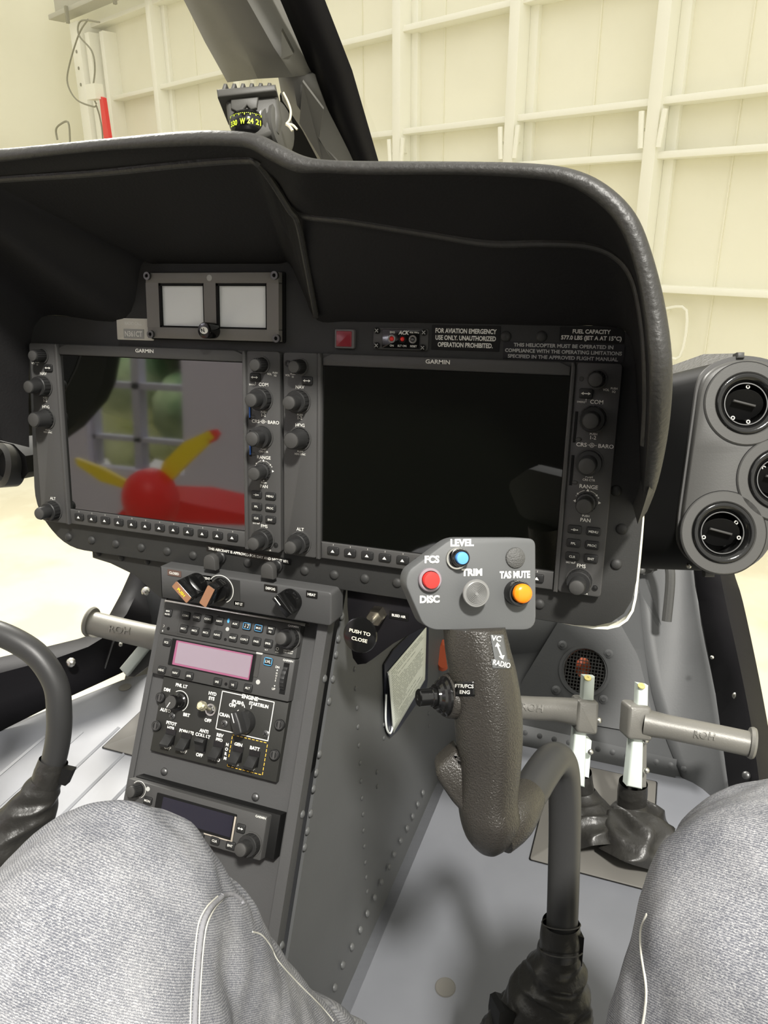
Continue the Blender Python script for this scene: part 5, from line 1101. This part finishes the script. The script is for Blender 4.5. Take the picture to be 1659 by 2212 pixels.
for p in ((1395, 1600), (1397, 1665)):
    m_ = MB(); m_.hemi(dep(*p, 1.03), Z_, .0045); obj('clamp_bolt', m_, M_STEEL, p2t)
mb = MB(); mb.slab([dep(1388, 1595, 1.045), dep(1397, 1603, 1.045), dep(1396, 1700, 1.05), dep(1384, 1702, 1.05)], Z_*-.02); obj('side_link', mb, M_CAST, p2t)
tpos_ang = .10
p1t = pedal('left pilot rudder pedal, bar pointing left behind the cyclic grip', [(1243, 1508), (1290, 1512), (1286, 1584), (1240, 1578)], [(1259, 1459), (1284, 1461), (1281, 1515), (1256, 1512)], [(1243, 1556), (1267, 1559), (1262, 1700), (1228, 1690)], [(1248, 1538, 1.05), (1200, 1532, 1.06), (1150, 1530, 1.07), (1090, 1526, 1.08), (1050, 1523, 1.09)], True, 1.05, M_CAST, True, 'ROH', (1150, 1528))
for p in ((1294, 1557), (1276, 1625)):
    m_ = MB(); m_.hemi(dep(*p, 1.045), Z_, .0045); obj('clamp_bolt', m_, M_STEEL, p1t)
mb = MB(); mb.slab([dep(1262, 1590, 1.06), dep(1278, 1600, 1.06), dep(1272, 1680, 1.06), dep(1255, 1675, 1.06)], Z_*-.02); obj('side_link', mb, M_ANOD, p1t)
def pboot(par, cols_, r0, skirt, seed):
    mb = wrinkle_loft([ell(*cols_[0], r0), ell(*cols_[1], r0*1.02), ell(*cols_[2], r0)], amp=.0008, seed=seed); obj('boot_collar', mb, M_BOOT, par, angle=60)
    mb = wrinkle_loft([ell(*s) for s in skirt], amp=.014, seed=seed, freq=22); obj('leather_boot', mb, M_BOOT, par, angle=60)
pboot(p2t, [(1368, 1690, 1.06), (1366, 1715, 1.065), (1364, 1738, 1.07)], .0195, [(1364, 1735, 1.07, .0200), (1366, 1755, 1.07, .027), (1375, 1790, 1.07, .045, .05), (1368, 1830, 1.05, .046, .055), (1362, 1855, 1.045, .040, .05)], 2)
pboot(p1t, [(1252, 1668, 1.08), (1254, 1690, 1.085), (1258, 1710, 1.09)], .0170, [(1258, 1708, 1.09, .0180), (1262, 1730, 1.09, .024), (1268, 1765, 1.085, .036, .04), (1275, 1810, 1.07, .036, .045), (1282, 1840, 1.06, .034, .045)], 11)
tpos_ang = .13
p3t = pedal('pale copilot rudder pedal at the left, in front of the bright windscreen', [(338, 1358), (384, 1366), (386, 1408), (332, 1398)], [(352, 1322), (374, 1324), (373, 1366), (350, 1362)], [(318, 1372), (330, 1392), (275, 1461), (259, 1443)], [(362, 1384, 1.34), (320, 1374, 1.34), (262, 1361, 1.35), (196, 1345, 1.36)], True, 1.34, mat('pale_cast_metal', (.28, .27, .24), .45, metal=.2, bump=(400, .2, .0006)), False, 'ROH', (258, 1360))
mb = MB(); mb.slab([dep(326, 1398, 1.36), dep(345, 1420, 1.36), dep(290, 1462, 1.36), dep(277, 1461, 1.36)], Z_*-.03); obj('arm_web', mb, M_CASTD, p3t)
mb = MB(); mb.slab([dep(330, 1392, 1.40), dep(372, 1392, 1.40), dep(372, 1500, 1.42), dep(322, 1500, 1.42)], Z_*-.03); obj('lower_link', mb, M_CAST, p3t)
mb = MB(); mb.hemi(dep(205, 1368, 1.36), V((0, -.3, -1)), .013); obj('end_cap', mb, M_CREAM, p3t)
# ================================================ VENT POD
VF = Fr(dep(1570, 1000, .70), X_*.995+Z_*.06, Y_)
vt = thing('air_vent_pod', 'dark grey pod with three round swivelling air vents at the right edge', 'air vent', dep(1570, 1240, .70))
vo = [(1504, 833), (1513, 806), (1538, 784), (1572, 772), (1604, 767), (1650, 772), (1720, 800), (1765, 860), (1780, 950), (1768, 1050), (1720, 1120), (1668, 1175), (1645, 1208), (1605, 1234), (1560, 1240), (1512, 1226), (1478, 1200), (1462, 1170), (1464, 1120), (1482, 990)]
VO = round_poly([VF.px(*p) for p in vo], .012, 3)
cx_ = sum(p[0] for p in VO)/len(VO); cy__ = sum(p[1] for p in VO)/len(VO)
def scl(s): return [(cx_+(x-cx_)*s, cy__+(y-cy__)*s) for x, y in VO]
def loops(m, specs):
    rows_ = [[VF.p(x, y, c) for x, y in scl(k_)+[scl(k_)[0]]] for k_, c in specs]; m.loft(rows_)
mb = MB(VF); loops(mb, [(1.0, -.004), (1.0, -.0006), (.995, 0), (.955, 0), (.955, -.004)]); obj('flange', mb, M_BEZEL, vt)
M_POD = mat('pod_grey_plastic', (.062, .061, .058), .42, spec=.45, bump=(700, .12, .0004))
mb = MB(VF); loops(mb, [(.958, -.002), (.955, .0035), (.945, .006), (.925, .0075)])
holes_ = [[(cx0+.0284*math.cos(t), cy0+.0284*math.sin(t)) for t in [2*PI*i_/40 for i_ in range(40)]] for cx0, cy0 in [VF.px(*q_, .0075) for q_ in ((1613, 872), (1684, 1036), (1562, 1151))]]
lst = [scl(.925)]+[h_[::-1] for h_ in holes_]; flat_ = [VF.p(x, y, .0075) for l_ in lst for x, y in l_]
mb.addw(flat_, tessellate_polygon([[V((x, y, 0)) for x, y in l_] for l_ in lst]))
obj('face', mb, M_POD, vt, angle=60)
back = [VF.p(x, y, 0)+VF.n*-.085+VF.x*-.050+VF.y*-.004 for x, y in scl(.985)]; front = [VF.p(x, y, -.003) for x, y in scl(.985)]
mb = MB(); mb.loft([front+[front[0]], back+[back[0]]]); obj('housing', mb, M_BLACK, vt, angle=60)
def lump(x): return x
for i, (x, y) in enumerate(((1613, 872), (1684, 1036), (1562, 1151))):
    f = VF.at(*VF.px(x, y, .0075), .0075); m_ = MB(f)
    m_.lathe([(.0385, -.001), (.0385, .0005), (.0375, .0016), (.0295, .0016), (.0285, .0006), (.0284, -.003)], seg=56); m_.q = [q for q in m_.q if len(q) == 4]; vv = obj('vent_ring', m_, MATS['pod_grey_plastic'], vt, angle=40)
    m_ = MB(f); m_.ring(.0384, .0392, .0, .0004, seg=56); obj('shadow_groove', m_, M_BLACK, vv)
    m_ = MB(f); P = [(.0282, .0), (.0278, .0022), (.0262, .0030), (.0225, .0008), (.0202, -.0030), (.0200, -.004)]
    m_.lathe(P+[(.0196, -.010), (.019, -.02)], seg=56); m_.q = [q for q in m_.q if len(q) == 4]; obj('swivel_cup', m_, M_GLOSSBLK, vv, angle=60)
    m_ = MB(f); m_.ring(.0188, .0197, -.0035, -.0015, seg=48); obj('rim', m_, M_DSTEEL, vv)
    m_ = MB(f); m_.lathe([(.0196, -.006), (.0192, -.030), (.0005, -.031)], seg=32); m_.q = [q for q in m_.q if len(q) == 4]; obj('duct', m_, M_BLACK, vv)
    m_ = MB(Fr(f.p(0, .001, -.006), f.x*.96-f.y*.26, f.y*.96+f.x*.26)); m_.box(-.0105, .0105, -.0012, .0012, -.001, .002, .0008); obj('vane_bar', m_, M_CAP, vv)
    m_ = MB(Fr(f.p(0, .0, -.008), f.x*.96-f.y*.26, f.y*.8+f.n*.6)); m_.lathe([(.0175, -.0008), (.0175, .0)], seg=28, sy=.9); obj('vane_disc', m_, M_BLACK, vv)
    for q in (1.4, 4.0, 4.9): m_ = MB(f); m_.ring(.0010, .0019, -.005, -.0040, math.cos(q+i)*.0165, math.sin(q+i)*.0165, 14); obj('rivet_eye', m_, M_GREYPR, vv)
m_ = MB(VF); m_.box(VF.px(1590, 765)[0], VF.px(1606, 765)[0], VF.px(1600, 775)[1], VF.px(1600, 762)[1], -.008, .003, .001); obj('clip', m_, M_BEZEL, vt)
m_ = MB(VF); a, b = VF.px(1528, 1237); m_.box(a-.003, a+.006, b-.004, b+.004, -.006, .002, .001); obj('clip', m_, M_BEZEL, vt)
for p in ((1489, 900), (1488, 1222)): m_ = MB(); m_.hemi(dep(*p, .715), Z_-X_, .0028); obj('housing_screw', m_, M_STEEL, vt)
m_ = MB(); m_.slab([dep(1450, 790, .82), dep(1520, 765, .76), dep(1600, 763, .72), dep(1520, 800, .72), dep(1498, 815, .73), dep(1450, 815, .82)], Z_*-.004); obj('top_fairing', m_, M_LEATHER, vt)
# mirrored far-left pod edge
m_ = MB(); m_.lathe([(.026, -.02), (.028, 0), (.022, .004), (.018, -.004), (.016, -.02)], 0, 0, 36, Fr(dep(0, 1005, .93), X_*.8+Z_*.6, Y_)); lv = thing('air_vent_pod', 'dark air vent partly cut off at the far left edge beside the left display', 'air vent', dep(0, 1040, .95)); obj('vent_ring', m_, MATS['pod_grey_plastic'], lv, angle=60)
m_ = MB(); m_.slab([dep(-90, 930, .98), dep(30, 960, .93), dep(55, 985, .92), dep(62, 1020, .92), dep(50, 1034, .93), dep(-90, 1040, .98)], V((0, .08, 0))); obj('housing', m_, M_BLACK, lv)
# ================================================ CHECKLIST CARD
ck = thing('checklist_pocket', 'white printed card in a clear navy pocket on the right side of the console', 'document pocket', atx(845, 1590, .0500))
def ox(x, y, X): return atx(x, y, X)
mb = MB(); mb.slab([ox(*p, .0490) for p in ((924, 1352), (922, 1470), (918, 1492), (858, 1576), (840, 1592), (832, 1572), (829, 1478), (828, 1436), (848, 1404), (896, 1358))], (.0015, 0, 0)); obj('pocket_back', mb, M_NAVY, ck)
def paper(u, v): # page bulges off the console
    e = [(921, 1354), (918, 1468), (850, 1584), (839, 1450)]
    x = (e[0][0]*(1-v)+e[1][0]*v)*u+(e[3][0]*(1-v)+e[2][0]*v)*(1-u); y = (e[0][1]*(1-v)+e[1][1]*v)*u+(e[3][1]*(1-v)+e[2][1]*v)*(1-u)
    return ox(x, y, .0515+.006*math.sin(PI*v)*(1-u))
pmb = MB(); pmb.loft([[paper(u/8, v/10) for u in range(9)] for v in range(11)]); pp_ = obj('printed_card', pmb, M_PAPER, ck, solid=.0004, angle=70)
mb = MB(); rr = random.Random(5)
for k in range(24):
    v0 = .05+k*.037; u0 = .06; 
    while u0 < .86:
        L_ = rr.uniform(.04, .16); u1 = min(u0+L_, .92)
        mb.addw([paper(u0, v0)+V((.0006, 0, 0)), paper(u1, v0)+V((.0006, 0, 0)), paper(u1, v0+.010)+V((.0006, 0, 0)), paper(u0, v0+.010)+V((.0006, 0, 0))], [(0, 1, 2, 3)]); u0 = u1+.02
        if rr.random() < .12: break
obj('print_lines', mb, mat('grey_small_print', (.38, .40, .36), .7), pp_, smooth=False)
mb = MB(); mb.tube(smooth_path([ox(*p, .052) for p in ((838, 1452), (842, 1480), (846, 1530), (848, 1568), (843, 1584), (836, 1576), (833, 1550), (834, 1500))], 5), .0012, 6); obj('clear_sleeve_edge', mb, M_GREYSCR, ck)
mb = MB(Fr(dep(956, 1416, 1.12), X_, Y_)); mb.lathe([(.012, -.05), (.014, 0), (.010, .008)], 0, 0, 16, sy=1.7); obj('orange_valve_cap', mb, M_IND, label='orange wire bundle glimpsed between the console and the cyclic grip', cat='wires')  # orange cap of a small valve
# ================================================ PERSON
M_DEN = mat('grey_denim', (.20, .20, .215), .9, spec=.15)
nt = M_DEN.node_tree; b = nt.nodes['Principled BSDF']; tc = nt.nodes['Texture Coordinate']
wv = nt.nodes.new('ShaderNodeTexWave'); wv.inputs['Scale'].default_value = 300; wv.inputs['Distortion'].default_value = 6; wv.inputs['Detail'].default_value = 2; wv.inputs['Detail Scale'].default_value = 6; wv.bands_direction = 'DIAGONAL'
mp = nt.nodes.new('ShaderNodeMapping'); mp.inputs['Rotation'].default_value = (.3, .5, .2); mp.inputs['Scale'].default_value = (.35, 1, 1.3)
n1 = nt.nodes.new('ShaderNodeTexNoise'); n1.inputs['Scale'].default_value = 700; n1.inputs['Detail'].default_value = 3
n2 = nt.nodes.new('ShaderNodeTexNoise'); n2.inputs['Scale'].default_value = 28; n2.inputs['Detail'].default_value = 5
ad = nt.nodes.new('ShaderNodeMath'); ad.operation = 'MULTIPLY'; a2 = nt.nodes.new('ShaderNodeMath'); a2.operation = 'ADD'; a3 = nt.nodes.new('ShaderNodeMath'); a3.operation = 'MULTIPLY'; a3.inputs[1].default_value = .6
cr = nt.nodes.new('ShaderNodeValToRGB'); cr.color_ramp.elements[0].position = .30; cr.color_ramp.elements[0].color = (.11, .115, .135, 1); cr.color_ramp.elements[1].position = 1.0; cr.color_ramp.elements[1].color = (.43, .43, .44, 1)
bp = nt.nodes.new('ShaderNodeBump'); bp.inputs['Strength'].default_value = .4; bp.inputs['Distance'].default_value = .0005
L = nt.links.new; L(tc.outputs['Object'], mp.inputs[0]); L(mp.outputs[0], wv.inputs[0]); L(tc.outputs['Object'], n1.inputs['Vector']); L(tc.outputs['Object'], n2.inputs['Vector'])
L(wv.outputs['Fac'], ad.inputs[0]); L(n1.outputs['Fac'], ad.inputs[1]); L(n2.outputs['Fac'], a3.inputs[0]); L(ad.outputs[0], a2.inputs[0]); L(a3.outputs[0], a2.inputs[1]); L(a2.outputs[0], cr.inputs[0]); L(cr.outputs[0], b.inputs['Base Color']); L(a2.outputs[0], bp.inputs['Height']); L(bp.outputs[0], b.inputs['Normal'])
per = thing('person', 'seated person in grey denim jeans, knees either side of the cyclic stick', 'person', (.33, -1.0, -.6))
LEGS = [
    ([V((.20, -.93, -.52)), dep(300, 3000, .40), dep(185, 2340, .402), dep(205, 2018, .43), dep(385, 2150, .50), dep(548, 2290, .58), dep(700, 2330, .70), dep(800, 2400, .80)], [.105, .088, .078, .073, .068, .062, .056, .054]),
    ([V((.47, -.93, -.50)), dep(1620, 3000, .38), dep(1700, 2360, .372), dep(1755, 2012, .385), dep(1745, 2330, .47), dep(1740, 2500, .60), dep(1730, 2560, .75)], [.105, .090, .084, .0785, .068, .062, .056])]
body = MB()
for P_, R_ in LEGS: body.tube(smooth_path(P_, 5), [q.x for q in smooth_path([V((r, 0, 0)) for r in R_], 5)], 28)
body.tube([V((.20, -.95, -.53)), V((.335, -.98, -.50)), V((.47, -.95, -.51))], [.11, .13, .11], 24)
body.tube([V((.335, -1.0, -.50)), V((.335, -1.04, -.34))], [.15, .15], 24)
bo = obj('jeans', body, M_DEN, per, weld=False)
rm = bo.modifiers.new('one_surface', 'REMESH'); rm.mode = 'VOXEL'; rm.voxel_size = .005; rm.use_smooth_shade = True
sm = bo.modifiers.new('soften', 'SMOOTH'); sm.iterations = 14; sm.factor = .6
tx_ = bpy.data.textures.new('folds', 'CLOUDS'); tx_.noise_scale = .07; tx_.noise_depth = 2
dm = bo.modifiers.new('folds', 'DISPLACE'); dm.texture = tx_; dm.strength = .015; dm.mid_level = .5; dm.texture_coords = 'LOCAL'

bpy.context.view_layer.update()
ev = bo.evaluated_get(bpy.context.evaluated_depsgraph_get()); me_ = ev.to_mesh(); off_ = V(per.location)
jt = BVHTree.FromPolygons([v.co+off_ for v in me_.vertices], [tuple(p.vertices) for p in me_.polygons]); ev.to_mesh_clear()
M_SEAM = mat('pale_seam_thread', (.50, .49, .44), .8); M_FELL = mat('denim_seam_fold', (.22, .22, .235), .9, bump=(500, .6, .001))
def seam(pts, rad, m, nm, dash=None):
    P = [onto(jt, q.x, q.y, 0) for q in smooth_path([V((*p, 0)) for p in pts], 8)]; P = [p for p in P if p is not None]
    if len(P) < 3: print('seam miss', nm); return
    mb = MB(); mb.tube(P, rad, 8); obj(nm, mb, m, per, angle=70)
seam([(478, 1938), (455, 1960), (438, 1995), (430, 2050), (424, 2130), (420, 2206), (419, 2290)], .0017, M_FELL, 'inseam')
seam([(470, 1936), (446, 1960), (429, 1995), (421, 2050), (414, 2130), (411, 2206), (410, 2290)], .0005, M_SEAM, 'seam_stitching')
seam([(480, 1944), (464, 1962), (447, 1998), (439, 2050), (433, 2130), (430, 2206), (429, 2290)], .0005, M_SEAM, 'seam_stitching')
seam([(478, 1936), (500, 1932), (520, 1944), (524, 1954)], .0016, M_FELL, 'seam_fold')
seam([(545, 2013), (565, 2020), (585, 2045), (600, 2075), (640, 2120), (690, 2170), (720, 2205)], .0006, M_SEAM, 'seam_stitching')
seam([(1398, 1975), (1385, 2010), (1386, 2060), (1396, 2130), (1394, 2180), (1385, 2230)], .0008, M_SEAM, 'seam_stitching')
mb = wrinkle_loft([ell(880, 2238, .86, .010), ell(880, 2232, .86, .030, .032), ell(872, 2300, .86, .044, .046), ell(860, 2380, .86, .046, .05)], amp=.0015, seed=4); sh = obj('shoe', mb, mat('knitted_dark_shoe', (.09, .085, .075), .9, bump=(420, .9, .002)), per, angle=60)
se = MB(); se.slab([dep(1076, 2215, .62), dep(1080, 2188, .62), dep(1092, 2182, .62), dep(1112, 2188, .62), dep(1125, 2300, .62), dep(1076, 2300, .62)], Z_*-.05+V((0, 0, -.02)))
obj('seat_front_corner', se, M_BLACK, label='black seat corner just left of the leather stick boot at the bottom edge', cat='seat')

GROUPS = {'rudder_pedal': 'rudder pedals', 'flight_display': 'pair of flight displays', 'selector_knob': 'bar knobs on the heater panel', 'panel_lever': 'half-round levers below the displays', 'air_vent_pod': 'air vent pods', 'cyclic_stick': 'cyclic sticks'}
for o in sc.objects:
    if o.parent is None and 'label' in o.keys():
        g = GROUPS.get(o.name.split('.')[0])
        if g: o['group'] = g
